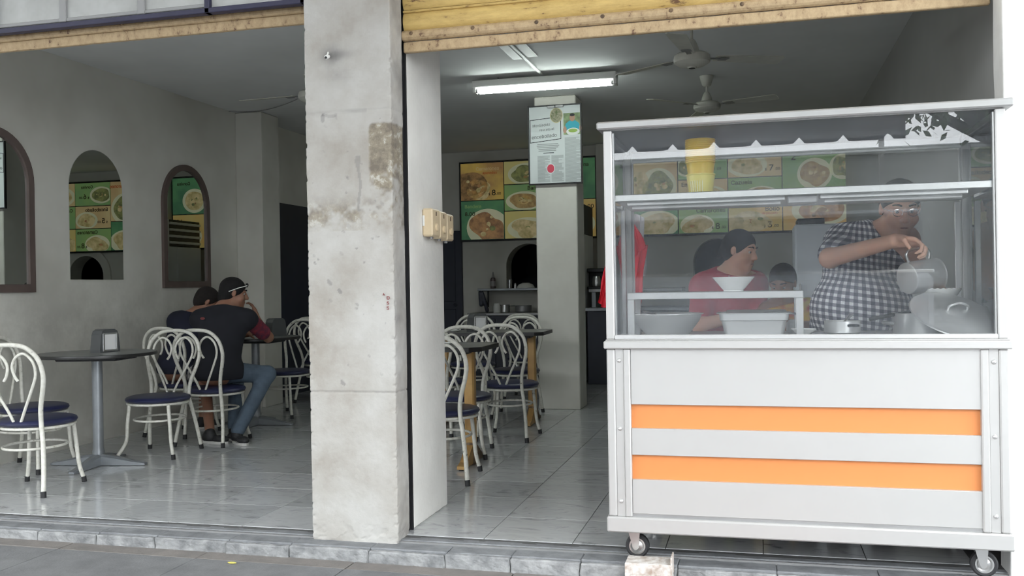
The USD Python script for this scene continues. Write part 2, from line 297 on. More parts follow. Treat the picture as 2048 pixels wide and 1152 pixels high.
# ------------------------------------------------------------------ smooth bodies: signed distance + surface nets
def cap(a, b, r1, r2=None, k=0.02, sub=False):
    a, b = np.asarray(a, float), np.asarray(b, float); r2 = r1 if r2 is None else r2; R = max(r1, r2)
    def fn(p):
        ab = b - a; t = np.clip(((p - a) @ ab) / max(ab @ ab, 1e-12), 0, 1)
        return np.linalg.norm(p - a - t[..., None] * ab, axis=-1) - (r1 + (r2 - r1) * t)
    return fn, np.minimum(a, b) - R, np.maximum(a, b) + R, k, sub
def ell(c, r, R=None, k=0.02, sub=False):
    c, r = np.asarray(c, float), np.asarray(r, float)
    def fn(p):
        q = p - c
        if R is not None: q = q @ R
        k0 = np.linalg.norm(q / r, axis=-1); k1 = np.linalg.norm(q / r ** 2, axis=-1)
        return k0 * (k0 - 1) / np.maximum(k1, 1e-9)
    m = max(r) if R is not None else r
    return fn, c - m, c + m, k, sub
def cut(n, d):
    """Removes everything with n.p > d."""
    n = np.asarray(n, float); n /= np.linalg.norm(n)
    return (lambda p: d - p @ n), None, None, 0.004, True
def sdf_mesh(prims, h=0.008, rounds=1):
    adds = [p for p in prims if not p[4]]
    lo = np.min([p[1] for p in adds], 0) - 4 * h - 0.02; hi = np.max([p[2] for p in adds], 0) + 4 * h + 0.02
    n = np.ceil((hi - lo) / h).astype(int) + 1; F = np.full(n, 1.0, np.float32)
    ax = [lo[k] + h * np.arange(n[k]) for k in range(3)]
    for fn, l, u, k, sub in prims:
        if l is None: i0, i1 = np.zeros(3, int), n
        else:
            pad = k + 3 * h
            i0 = np.clip(np.floor((l - pad - lo) / h).astype(int), 0, n); i1 = np.clip(np.ceil((u + pad - lo) / h).astype(int) + 1, 0, n)
            if (i1 <= i0).any(): continue
        S = tuple(slice(a, b) for a, b in zip(i0, i1))
        P = np.stack(np.meshgrid(*[ax[q][i0[q]:i1[q]] for q in range(3)], indexing='ij'), -1)
        d = fn(P); A = F[S]
        if sub:
            d = -d; t = np.clip(0.5 - 0.5 * (A - d) / k, 0, 1); F[S] = A * (1 - t) + d * t + k * t * (1 - t)
        else:
            t = np.clip(0.5 + 0.5 * (A - d) / k, 0, 1); F[S] = A * (1 - t) + d * t - k * t * (1 - t)
    v, f = nets(F, lo, h)
    if rounds and len(v):
        e = np.vstack([f[:, [0, 1]], f[:, [1, 2]], f[:, [2, 0]]]); e = np.vstack([e, e[:, ::-1]]); c = np.bincount(e[:, 0], minlength=len(v))[:, None]
        for _ in range(2 * rounds):
            v = 0.5 * v + 0.5 * np.stack([np.bincount(e[:, 0], v[e[:, 1], k], len(v)) for k in range(3)], 1) / np.maximum(c, 1)
    return v, f
def nets(F, lo, h):
    s = F < 0; n = np.array(F.shape); cells = tuple(n - 1)
    cnt = np.zeros(cells, np.int8)
    C = [(i, j, k) for i in (0, 1) for j in (0, 1) for k in (0, 1)]
    sl = lambda c: tuple(slice(c[q], n[q] - 1 + c[q]) for q in range(3))
    for c in C: cnt += s[sl(c)]
    act = (cnt > 0) & (cnt < 8); ids = np.argwhere(act); idx = np.full(cells, -1, np.int64); idx[act] = np.arange(len(ids))
    pos, num = np.zeros((len(ids), 3)), np.zeros(len(ids))
    for a in C:
        for q in range(3):
            if a[q]: continue
            b = list(a); b[q] = 1
            fa, fb = F[tuple((ids + a).T)], F[tuple((ids + b).T)]; x = (fa < 0) != (fb < 0)
            t = np.where(x, fa / np.where(fa == fb, 1, fa - fb), 0); p = ids + np.array(a); p = p.astype(float); p[:, q] += t
            pos[x] += p[x]; num[x] += 1
    v = lo + h * pos / np.maximum(num, 1)[:, None]; faces = []
    for q in range(3):
        o = [k for k in range(3) if k != q]
        a = [slice(None)] * 3; b = [slice(None)] * 3; a[q] = slice(0, n[q] - 1); b[q] = slice(1, n[q])
        e = np.argwhere(s[tuple(a)] != s[tuple(b)]); e = e[(e[:, o[0]] > 0) & (e[:, o[1]] > 0) & (e[:, o[0]] < n[o[0]] - 1) & (e[:, o[1]] < n[o[1]] - 1)]
        u1 = np.zeros(3, int); u1[o[0]] = 1; u2 = np.zeros(3, int); u2[o[1]] = 1
        quad = np.stack([idx[tuple((e - d).T)] for d in (u1 + u2, u2, np.zeros(3, int), u1)], 1)
        inside = s[tuple(e.T)]; flip = inside if q != 1 else ~inside
        quad = np.where(flip[:, None], quad, quad[:, ::-1]); faces += [quad[:, [0, 1, 2]], quad[:, [0, 2, 3]]]
    return v, np.vstack(faces)
def tri_split(mesh, sel):
    """The faces for which sel(centroids) holds."""
    v, f = vf(mesh); k = sel(v[f].mean(1)); m = trimesh.Trimesh(v, f[k], process=False); m.remove_unreferenced_vertices(); return vf(m)

# ================================================================== THE SETTING
XL, XR, YB, ZC = -5.29, 1.08, 12.55, 3.09
def struct(name, mesh, m, **kw): return solo(name, mesh, m, kind='structure', **kw)
# floor: marble tiles, each a part, on a grout bed
fl = T('floor', (0, 4.4, 0), label='grey marble tile floor of the eatery', cat='floor', kind='structure')
fl.add('grout_bed', box(XL - 0.1, XR + 0.1, 4.36, YB + 0.1, -0.12, -0.004), 'grout')
TW, TD = 0.4365, 0.44
k0 = -10
for j in range(19):
    for i in range(15):
        x0, y0 = -1.305 + (k0 + i) * TW + 0.0, 4.40 + j * TD
        x0, x1, y1 = max(x0, XL - 0.08), min(x0 + TW, XR + 0.08), min(y0 + TD, YB + 0.05)
        if x1 - x0 < 0.03 or y1 - y0 < 0.03: continue
        fl.add('tile', box(x0 + 0.0018, x1 - 0.0018, y0 + 0.0018, y1 - 0.0018, -0.012, float(rng.uniform(-0.0006, 0)), 0.0008), M['tile'][int(rng.integers(3))])
# kerb: threshold strip, worn top slabs and edge stones
kb = T('trim_1', (0, 4.2, -0.07), label='worn grey stone kerb along the shop front', cat='kerb', kind='structure')
def rough(mesh, amp, sc, seed, sub=0.04):
    v, f = vf(mesh); v, f = trimesh.remesh.subdivide_to_size(v, f, sub); m = trimesh.Trimesh(v, f); n = m.vertex_normals
    d = (meshkit.fbm(np.array(m.vertices) * sc, 3, seed) - 0.5) * 2 * amp
    return np.array(m.vertices) + n * d[:, None], np.array(m.faces)
kb.add('threshold_strip', rough(box(-6.2, 1.0, 4.318, 4.375, -0.06, -0.004, 0.004), 0.002, 14, 3, 0.08), 'kerbtop')
kb.add('guide_rail', box(-6.2, 1.0, 4.30, 4.312, -0.06, -0.008), 'steel_dark')
kb.add('kerb_core', box(-6.2, 1.6, 4.185, 4.33, -0.25, -0.045), 'kerbtop')
x = -6.2; i = 0
while x < 1.55:
    w = float(rng.uniform(0.26, 0.44)); x1 = min(x + w, 1.6)
    kb.add('top_slab', rough(box(x + 0.001, x1 - 0.001, 4.195, 4.302, -0.08, -0.016 + float(rng.uniform(-0.003, 0.002)), 0.004), 0.0035, 22, 50 + i, 0.03), 'kerbtop')
    kb.add('edge_stone', rough(box(x + 0.0012, x1 - 0.0012, 4.165 + float(rng.uniform(-0.006, 0.006)), 4.193, -0.20, -0.021 + float(rng.uniform(-0.004, 0.002)), 0.006), 0.007, 30, 90 + i, 0.022), 'kerb')
    x = x1; i += 1
# sidewalk slabs and street: falls a little to the right
sw = T('sidewalk', (-1.5, 3.9, -0.09), label='brown cement sidewalk slabs in front of the kerb', cat='sidewalk', kind='structure')
def tilt(mesh):
    v, f = vf(mesh); v = v.copy(); v[:, 2] += -0.066 - 0.0055 * (v[:, 0] + 4); return v, f
sw.add('base', tilt(box(-6.6, 2.2, 2.7, 4.19, -0.16, -0.05)), 'asphalt')
rows = [(4.055, 4.17), (3.60, 4.052), (3.15, 3.597), (2.7, 3.147)]
for r, (a, b) in enumerate(rows):
    x = -6.59 + 0.0 * r; i = 0
    while x < 2.2:
        x1 = x + (0.785 if r else 0.785)
        sw.add('slab', tilt(box(x + 0.003, x1 - 0.003, a, b, -0.06, float(rng.uniform(-0.003, 0)), 0.003)), 'red_walk' if (-1.2 < x < -0.2 and 0 < r) else 'brown_walk' if r == 0 else 'grey_walk')
        x = x1; i += 1
struct('street', box(-30, 25, -25, 2.69, -0.25, -0.14), 'asphalt', label='grey asphalt street in front of the sidewalk', cat='street')

# walls, ceiling
struct('wall_left', box(XL - 0.2, XL, 4.28, YB + 0.2, -0.1, ZC), 'walldirtydim', label='dirty off-white wall with three arched mirrors', cat='wall')
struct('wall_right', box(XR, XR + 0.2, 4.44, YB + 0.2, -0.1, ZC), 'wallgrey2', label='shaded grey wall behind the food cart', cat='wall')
struct('ceiling', box(XL - 0.2, XR + 0.2, 4.5, YB + 0.2, ZC, ZC + 0.25), 'ceiling', label='flat grey painted ceiling', cat='ceiling')
def arch_poly(cx, w, z0, z1, n=24):
    r = w / 2; zs = z1 - r; a = np.linspace(0, math.pi, n)
    return np.vstack([[cx - r, z0]] + [[cx + r, z0]] + [np.stack([cx + r * np.cos(a), zs + r * np.sin(a)], 1)])
from shapely.geometry import Polygon, box as sbox
bw = Polygon([(XL - 0.2, -0.1), (XR + 0.2, -0.1), (XR + 0.2, ZC), (XL - 0.2, ZC)])
niches = [(-3.02, 0.62, 1.18, 1.80), (-0.50, 0.62, 1.18, 1.80)]
for cx, w, z0, z1 in niches: bw = bw.difference(Polygon(arch_poly(cx, w, z0, z1)))
struct('wall_back', upright(extrude(bw, 0.25), YB + 0.25), 'wall', label='back wall with serving hatches under the menu boards', cat='wall')
for i, (cx, w, z0, z1) in enumerate(niches):
    rim = Polygon(arch_poly(cx, w + 0.26, z0, z1 + 0.13)).difference(Polygon(arch_poly(cx, w, z0 - 0.05, z1)))
    struct('trim_%d' % (i + 2), upright(extrude(rim, 0.03), YB), 'wall', label=('arched plaster rim of the serving hatch beside the square column' if i == 0 else 'arched plaster rim of the serving hatch behind the food cart'), cat='arch trim')
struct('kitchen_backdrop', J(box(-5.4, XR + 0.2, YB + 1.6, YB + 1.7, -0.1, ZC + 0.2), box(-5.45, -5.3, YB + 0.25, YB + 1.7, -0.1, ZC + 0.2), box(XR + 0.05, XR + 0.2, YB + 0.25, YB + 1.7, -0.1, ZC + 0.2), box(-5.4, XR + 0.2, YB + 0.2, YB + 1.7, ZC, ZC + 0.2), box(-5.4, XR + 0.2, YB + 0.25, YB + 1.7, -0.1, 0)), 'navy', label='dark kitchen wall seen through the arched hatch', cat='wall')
# pilaster on the left wall, dark end of the left wall, back pilaster
struct('pilaster', box(XL, -4.985, 8.90, 9.27, 0, ZC - 0.005, 0.006), 'wall', label='square pilaster standing out of the left wall', cat='pilaster')
struct('wainscot', box(XL, XL + 0.012, 9.27, YB, 0, 2.22), 'navy', label='dark navy lower wall beyond the pilaster', cat='wall panel')
struct('door_1', J(box(-4.95, -3.96, YB - 0.05, YB, 0, 2.0, 0.004), box(-4.86, -4.05, YB - 0.062, YB - 0.045, 0.12, 0.92, 0.008), box(-4.86, -4.05, YB - 0.062, YB - 0.045, 1.02, 1.88, 0.008), mv(ring((0, 0, 0), 0.02, 0.008), (-4.06, YB - 0.08, 0.98), R=rot([1, 0, 0], 1.57))), 'navy', label='dark navy door left of the back wall hatch', cat='door')
struct('pilaster', box(-2.05, -1.74, YB - 0.16, YB, 0, ZC - 0.005, 0.006), 'wall', label='narrow pilaster between the two menu boards', cat='pilaster')
# square column in the room
struct('column', box(-2.115, -1.70, 9.13, 9.50, 0, ZC - 0.005, 0.008), 'wall', label='square column carrying the framed newspaper page', cat='column')
# kick-marks strip at its foot is dirt in the paint

# front pillar between the two openings
pl = T('pillar', (-1.93, 4.4, 0), label='stained white concrete pillar between the two shop openings', cat='pillar', kind='structure')
def wrap_pillar(x0, x1, yf, yb, z0, z1, h, seed):
    c = 0.006; pts = [(x0, yb), (x0, yf + c), (x0 + c * 0.3, yf + c * 0.3), (x0 + c, yf), (x1 - c, yf), (x1 - c * 0.3, yf + c * 0.3), (x1, yf + c), (x1, yb)]
    P = []
    for a, b in zip(pts[:-1], pts[1:]):
        L = math.dist(a, b); n = max(1, int(round(L / h))); P += [(a[0] + (b[0] - a[0]) * t / n, a[1] + (b[1] - a[1]) * t / n) for t in range(n)]
    P.append(pts[-1]); P = np.array(P); Z = np.linspace(z0, z1, int((z1 - z0) / h) + 1)
    nu, nz = len(P), len(Z); V = np.stack([np.tile(P[:, 0], nz), np.tile(P[:, 1], nz), np.repeat(Z, nu)], 1)
    tn = np.gradient(P, axis=0); N = np.stack([tn[:, 1], -tn[:, 0]], 1); N /= np.linalg.norm(N, axis=1, keepdims=True); N = np.tile(N, (nz, 1))
    i, j = np.meshgrid(np.arange(nz - 1), np.arange(nu - 1), indexing='ij'); a = (i * nu + j).ravel()
    f = np.vstack([np.stack([a, a + 1, a + nu + 1], 1), np.stack([a, a + nu + 1, a + nu], 1)])
    return V, f, N
V, Fc, N = wrap_pillar(-2.157, -1.70, 4.28, 4.432, -0.018, 3.35, 0.0052, 1)
nz_ = lambda s, seed, o=3: meshkit.fbm(V * np.array(s), o, seed)
X_, Y_, Z_ = V.T
corner = np.exp(-((X_ + 1.70) ** 2 + (Y_ - 4.28) ** 2) / 0.018 ** 2) + np.exp(-((X_ + 2.157) ** 2 + (Y_ - 4.28) ** 2) / 0.018 ** 2)
sm = lambda x, a, b: np.clip((x - a) / (b - a), 0, 1)
nA, nB = nz_((9, 9, 7), 11), nz_((30, 30, 26), 12)
side = (Y_ > 4.287) & (X_ > -1.8)
xs = np.where(side, -1.70 + (Y_ - 4.28), X_)
patch = sm(xs, -1.835, -1.80) * sm(-Z_, -2.035, -2.005) * sm(Z_, 1.50, 1.54) * np.where(side, sm(Z_, 1.2, 1.75), 1)
inner = sm(nA * 0.75 + nB * 0.5 + 0.55 * sm(Z_, 1.72, 1.95), 0.62, 0.78)
band = sm(nA * 0.8 + nB * 0.55, 0.56, 0.74) * np.exp(-((Z_ - 1.585) / 0.075) ** 2) * (Z_ > 1.505)
patch = sm(patch + 0.5 * (nB - 0.5), 0.35, 0.6)
bare = np.clip(np.maximum(patch * inner, band * 0.85), 0, 1)
g2 = lambda cx, cz, rx, rz: np.exp(-((X_ - cx) / rx) ** 2 - ((Z_ - cz) / rz) ** 2) * ~side
soot = 0.9 * g2(-2.01, 2.37, 0.05, 0.045) * (0.3 + nB) + 0.5 * g2(-1.975, 2.27, 0.06, 0.05) * nB + 0.45 * g2(-1.96, 2.37, 0.06, 0.02)
soot += 0.34 * np.exp(-((Z_ - 2.088) / 0.010) ** 2) * sm(nA, 0.35, 0.6) * (X_ < -1.83)
soot += 0.40 * np.exp(-((Z_ - 0.716) / 0.0045) ** 2) * sm(nB, 0.3, 0.6)
drip = (np.abs(X_ + 1.873 - 0.006 * np.sin(Z_ * 30)) < 0.007 + 0.008 * np.exp(-((Z_ - 1.845) / 0.03) ** 2)) & (Z_ < 1.87) & (Z_ > 1.60) & ~side
soot += 0.42 * drip + 0.45 * (g2(-2.06, 2.06, 0.012, 0.022) > 0.4) + 0.3 * ((np.abs(Z_ - 2.075 - 0.006 * np.sin(X_ * 60)) < 0.008) & (X_ > -2.065) & (X_ < -1.985) & ~side)
rs = np.random.default_rng(5)
for _ in range(46):          # small scuffs and nail holes
    cx, cz = rs.uniform(-2.14, -1.73), rs.choice([rs.uniform(1.35, 2.1), rs.uniform(0.75, 1.5)]); w = rs.uniform(0.003, 0.011)
    soot += rs.uniform(0.15, 0.6) * ((((X_ - cx) + 0.5 * (Z_ - cz)) / w) ** 2 + ((Z_ - cz) / (w * rs.uniform(0.5, 1.6))) ** 2 < 1) * ~side
soot += 0.35 * sm(nA, 0.5, 0.8) * sm(xs, -1.73, -1.69) * sm(Z_, 1.95, 2.3)
soot += np.where(side, 0.38 * sm(nA + 0.3 * nB, 0.5, 0.9) + 0.55 * g2(-1.70, 1.13, 9, 0.08) * 0, 0)
soot += np.where(side, 0.5 * np.exp(-((Z_ - 1.12) / 0.1) ** 2) * nA, 0) + 0.12 * sm(nz_((4, 4, 4), 21), 0.5, 0.75) * np.exp(-((Z_ - 0.95) / 0.28) ** 2)
soot = np.clip(soot, 0, 1)
disp = (nz_((3, 3, 2), 31) - 0.5) * 0.006 + (nB - 0.5) * 0.0016 - 0.003 * bare - corner * (0.002 + 0.010 * sm(nz_((30, 30, 40), 33), 0.56, 0.8)) - 0.005 * np.exp(-((Z_ - 0.716) / 0.004) ** 2) - 0.003 * np.exp(-((Z_ - 2.088) / 0.006) ** 2)
chips = sm(nz_((22, 22, 30), 41), 0.5, 0.62) * sm(-Z_, -0.09, -0.03)
V2 = V + np.concatenate([N, np.zeros((len(N), 1))], 1) * (disp - 0.004 * chips)[:, None]
pl.add('front_block', (V2, Fc), 'pillar', smooth=True, uv=np.stack([bare, soot], 1))
pl.add('shutter_guide', J(box(-2.15, -1.716, 4.44, 4.50, 0, 3.09), box(-1.716, -1.702, 4.486, 4.50, 0, 3.09)), 'black', label='dark slot of the roller shutter guide')
pl.add('rear_block', box(-2.157, -1.703, 4.50, 5.04, 0, 3.088, 0.008), 'facade')
pl.add('scrawled_letters', J(*[mv(text(s, 0.017, 0.0012), (-1.735 + 0.002 * i, 0, 1.115 - 0.0 - 0.024 * i), R=np.array([[1, 0, 0], [0, 0, -1], [0, 1, 0]])) for i, s in enumerate('DSS')], *[mv(text('A', 0.013, 0.001), (-1.76, 0, 1.14), R=np.array([[1, 0, 0], [0, 0, -1], [0, 1, 0]]))]) if False else
       (lambda v, f: (v + np.array([0, 4.2765, 0]), f))(*J(*[mv(text(s, h, 0.003), (xx, 0, zz), R=np.array([[1, 0, 0], [0, 0, -1], [0, 1, 0]])) for s, h, xx, zz in (('D', 0.017, -1.738, 1.166), ('S', 0.015, -1.738, 1.142), ('S', 0.015, -1.739, 1.118), ('A', 0.011, -1.758, 1.186))])), pm('red_marker', (0.25, 0.05, 0.05), 0.8), label='small red scrawled letters')
# little lamp socket on the pillar
so = T('lamp_socket', (-2.02, 4.27, 2.36), label='small white lamp socket on the sooty upper pillar', cat='lamp socket')
so.add('socket_body', mv(lathe([(0, 0), (0.010, 0), (0.011, 0.018), (0.008, 0.03), (0, 0.03)], 20), (-2.02, 4.245, 2.352), R=rot([1, 0, 0], -1.2)), 'whiteplastic', smooth=40)
so.add('socket_hole', mv(lathe([(0, 0), (0.006, 0), (0.006, 0.004), (0, 0.004)], 16), (-2.02, 4.243, 2.350), R=rot([1, 0, 0], 1.9)), 'black')
so.add('mounting_hook', tube(spline([(-2.02, 4.274, 2.378), (-2.017, 4.262, 2.380), (-2.016, 4.255, 2.372), (-2.019, 4.256, 2.362)], 5), 0.003, 6), 'whiteplastic')

# right white pillar
V, Fc, N = wrap_pillar(0.988, 1.75, 4.28, 4.43, -0.12, 3.35, 0.02, 2)
d = (meshkit.fbm(V * 5, 3, 61) - 0.5) * 0.008 - 0.004 * np.exp(-((V[:, 2] - 1.76) / 0.012) ** 2)
struct('pillar', (V + np.concatenate([N, np.zeros((len(N), 1))], 1) * d[:, None], Fc), 'whitepillar', smooth=True, label='bright white pillar right of the food cart', cat='pillar')
# upper facade: closes the building above the openings
arc = struct('shading_arcade_soffit', box(-14, 1.45, 0.35, 4.6, 3.42, 3.75), 'facade', label='unseen arcade overhang added to shade the shop front', cat='added overhang')  # out of view; added and sized to hold sky light off the facade
struct('wall_front', J(box(-9, 6, 4.46, 4.72, 3.34, 7.5), box(-9, -5.29, 4.28, 4.5, -0.1, 7.5), box(1.3, 6, 4.3, 4.5, -0.1, 7.5), box(-9, 6, 4.40, 4.46, 3.2, 7.5)), 'facade', label='upper shop front wall above the shutters', cat='wall')

# roller shutters, rolled up
def shutter(name, x0, x1, zb, label):
    t = T(name, ((x0 + x1) / 2, 4.47, zb), label=label, cat='roller shutter')
    t.add('bottom_bar', rough(box(x0, x1, 4.455, 4.485, zb, zb + 0.052, 0.004), 0.0022, 24, 7, 0.05), 'shutterbar')
    t.add('rail', rough(tube([(x0, 4.462, zb + (0.082 if zb < 2.5 else 0.072)), (x1, 4.462, zb + (0.082 if zb < 2.5 else 0.072))], 0.027 if zb < 2.5 else 0.020, 14), 0.001, 20, 8, 0.08), 'shutterbar')
    z = zb + 0.112; i = 0
    while z < 3.3:
        a = np.linspace(-1, 1, 9); prof = np.stack([4.472 - 0.016 * (1 - a ** 2), z + 0.045 + 0.045 * a], 1)
        back = prof[::-1] + np.array([0.006, 0]); poly = np.vstack([prof, back])
        v, f = extrude(Polygon(poly), x1 - x0); v = np.stack([x0 + v[:, 2], v[:, 0], v[:, 1]], 1)
        t.add('slat', (v, f[:, ::-1]), 'shutter')
        t.add('slat_lip', tube([(x0, 4.466, z + 0.094), (x1, 4.466, z + 0.094)], 0.0065, 8), 'shutter'); z += 0.104; i += 1
    rv = [ (x0 + 0.05 + k * 0.32) for k in range(int((x1 - x0) / 0.32)) ]
    for xx in rv: t.add('rivet', mv(lathe([(0, 0), (0.011, 0), (0.008, 0.006), (0, 0.008)], 12), (xx, 4.438, zb + 0.088), R=rot([1, 0, 0], math.pi / 2)), 'wornbase')
shutter('roller_shutter', -5.28, -2.165, 2.592, 'rusty tan roller shutter raised over the left opening')
shutter('roller_shutter', -1.70, 0.985, 2.398, 'rusty tan roller shutter raised over the right opening and cart')
# transom window over the left opening
tw = T('window_1', (-4, 4.35, 2.66), label='navy framed transom window with dusty white panes', cat='window', kind='structure')
zb, zt, yy = 2.652, 3.2, 4.34
tw.add('window_frame', J(box(-5.2, -2.17, yy - 0.02, yy + 0.03, zb, zb + 0.026, 0.003), box(-5.2, -2.17, yy - 0.02, yy + 0.03, zt, zt + 0.14), *[box(a - 0.014, a + 0.014, yy - 0.02, yy + 0.03, zb, zt, 0.003) for a in (-4.04, -2.72, -2.18, -5.19)]), 'signnavy')
edges = [-5.19, -4.04, -3.60, -3.115, -2.72, -2.18]
for a in (-3.60, -3.115): tw.add('mullion', box(a - 0.022, a + 0.022, yy - 0.012, yy + 0.028, zb + 0.03, zt, 0.004), 'greymullion')
for a, b in zip(edges[:-1], edges[1:]):
    tw.add('pane', box(a + 0.016, b - 0.016, yy + 0.004, yy + 0.012, zb + 0.03, zt), 'frosted')
tw.add('glazing_bead', box(-4.02, -2.73, yy - 0.006, yy + 0.004, zb + 0.034, zb + 0.052, 0.002), 'greymullion')

# ------------------------------------------------------------------ mirrors on the left wall
def mirror(name, cy_, w, z0, z1, framed, label):
    t = T(name, (XL, cy_, z0), label=label, cat='mirror')
    if framed:
        outer, inn = Polygon(arch_poly(cy_, w, z0, z1)), Polygon(arch_poly(cy_, w - 0.11, z0 + 0.06, z1 - 0.055))
        v, f = extrude(outer.difference(inn), 0.028); t.add('frame', (np.stack([XL + v[:, 2], v[:, 0], v[:, 1]], 1), f), 'brownframe'); w, z0, z1 = w - 0.10, z0 + 0.055, z1 - 0.05
    v, f = extrude(Polygon(arch_poly(cy_, w, z0, z1, 40)), 0.006)
    t.add('mirror_glass', (np.stack([XL + 0.004 + v[:, 2], v[:, 0], v[:, 1]], 1), f), 'mirror')
mirror('wall_mirror', 5.62, 0.76, 1.235, 2.43, True, 'brown framed arched mirror cut off at the left picture edge')
mirror('wall_mirror', 6.715, 0.65, 1.333, 2.40, False, 'frameless arched mirror, middle of three, reflecting the menu')
mirror('wall_mirror', 7.98, 0.76, 1.26, 2.43, True, 'brown framed arched mirror above the two seated diners')

# ================================================================== CHAIRS
def make_chair(loc, rz, label, group=None, missing_foot=False):
    """Local: seat centre at the origin, facing +y."""
    t = T('cafe_chair', loc, rz, label=label, cat='chair', group=group, local=True)
    a = np.linspace(0, 2 * math.pi, 40, endpoint=False)
    t.add('seat', lathe([(0, 0.406), (0.205, 0.406), (0.225, 0.413), (0.233, 0.426), (0.227, 0.440), (0.203, 0.449), (0.13, 0.454), (0, 0.456)], 44), 'seat', smooth=50)
    t.add('seat_ring', ring((0, 0, 0.398), 0.216, 0.0095, 44, 8), 'chair', smooth=True)
    H = [(0.205, -0.265, 0.030), (0.190, -0.235, 0.16), (0.168, -0.205, 0.30), (0.150, -0.190, 0.40), (0.158, -0.205, 0.50), (0.196, -0.238, 0.62), (0.208, -0.256, 0.70), (0.185, -0.270, 0.785), (0.125, -0.279, 0.842), (0.055, -0.282, 0.862)]
    H = [(x * 1.0, y * 1.06, 0.03 + (z - 0.03) * 1.065) for x, y, z in H]
    P = spline([(-x, y, z) for x, y, z in H] + [(x, y, z) for x, y, z in H[::-1]], 5)
    t.add('back_frame', tube(P, 0.0142, 12), 'chair', smooth=True)
    for s in (-1, 1):
        L = [(0.010, -0.192, 0.385), (0.052, -0.203, 0.48), (0.115, -0.228, 0.60), (0.155, -0.246, 0.69), (0.147, -0.258, 0.765), (0.098, -0.266, 0.812), (0.046, -0.264, 0.795), (0.016, -0.258, 0.745), (0.024, -0.252, 0.69), (0.046, -0.248, 0.655)]
        t.add('back_scroll', tube(spline([(s * x, y * 1.06, 0.03 + (z - 0.03) * 1.065) for x, y, z in L], 6), 0.0092, 8), 'chair', smooth=True)
    for s in (-1, 1):
        e = (0.192, 0.185, 0.03) if not (missing_foot and s == 1) else (0.235, 0.215, 0.004)
        leg = spline([(s * 0.148, 0.153, 0.395), (s * 0.160, 0.162, 0.26), (s * 0.172, 0.170, 0.12), (s * e[0], e[1], e[2])], 6)
        t.add('leg', tube(leg, 0.0132, 10), 'chair', smooth=True)
        if not (missing_foot and s == 1): t.add('rubber_foot', cyl((s * 0.1925, 0.1855, 0.036), (s * 0.196, 0.188, 0.0), 0.0155, 14), 'rubber')
        t.add('rubber_foot', cyl((s * 0.2045, -0.280, 0.036), (s * 0.2085, -0.286, 0.0), 0.0165, 14), 'rubber')
    ra = np.linspace(0, 2 * math.pi, 40, endpoint=False)
    t.add('stretcher', tube(np.stack([0.178 * np.cos(ra), -0.025 + 0.202 * np.sin(ra), np.full(40, 0.275)], 1), 0.0085, 8, closed=True), 'chair', smooth=True)
    return t
def yaw_of(dx, dy): return math.atan2(-dx, dy)
C0 = make_chair((-4.41, 5.02, 0), yaw_of(-0.16, 0.98), 'white scroll-back chair in the left foreground, back to the street')
make_chair((-4.36, 6.19, 0), yaw_of(0.17, -0.98), 'white scroll-back chair across the round table, one leg without rubber foot', missing_foot=True)
G = 'white scroll-back chairs with navy seats'
for (x, y), d, lab in [
    ((-4.92, 5.56), (1, 0.05), 'white scroll-back chair against the left wall behind the foreground chair'),
    ((-4.27, 6.83), (-0.05, 1), 'white scroll-back chair the diner in black sits on'),
    ((-4.79, 7.20), (0.1, 1), 'white scroll-back chair by the wall under the diner in navy polo'),
    ((-4.45, 8.35), (-0.15, -1), 'white scroll-back chair on the far side of the diners\' table'),
    ((-4.62, 9.55), (0.1, 1), 'farthest white chair just left of the stained pillar'),
    ((-1.975, 5.80), (-0.1, 1), 'nearest white chair right of the pillar, back half hidden by it'),
    ((-2.11, 6.56), (0.2, -0.98), 'white chair facing the street across the nearer wooden-legged table'),
    ((-1.96, 7.44), (0.02, 1), 'white chair with full heart-shaped back, in front of the far wooden-legged table'),
    ((-2.62, 7.55), (0, 1), 'white chair behind the pillar edge at the far wooden-legged table'),
    ((-2.86, 9.35), (0.2, -1), 'white chair behind the napkin holder on the far wooden-legged table'),
    ((-2.22, 8.62), (0.05, -1), 'white chair beside the square column, beyond the far wooden-legged table'),
    ((-2.45, 10.1), (0, 1), 'farthest white chair beside the square column'),
    ((-2.62, 5.85), (0.05, 1), 'white chair hidden behind the pillar at the nearer wooden-legged table')][:-1]:
    copy_of(C0, 'cafe_chair', (x, y, 0), yaw_of(*d), lab)

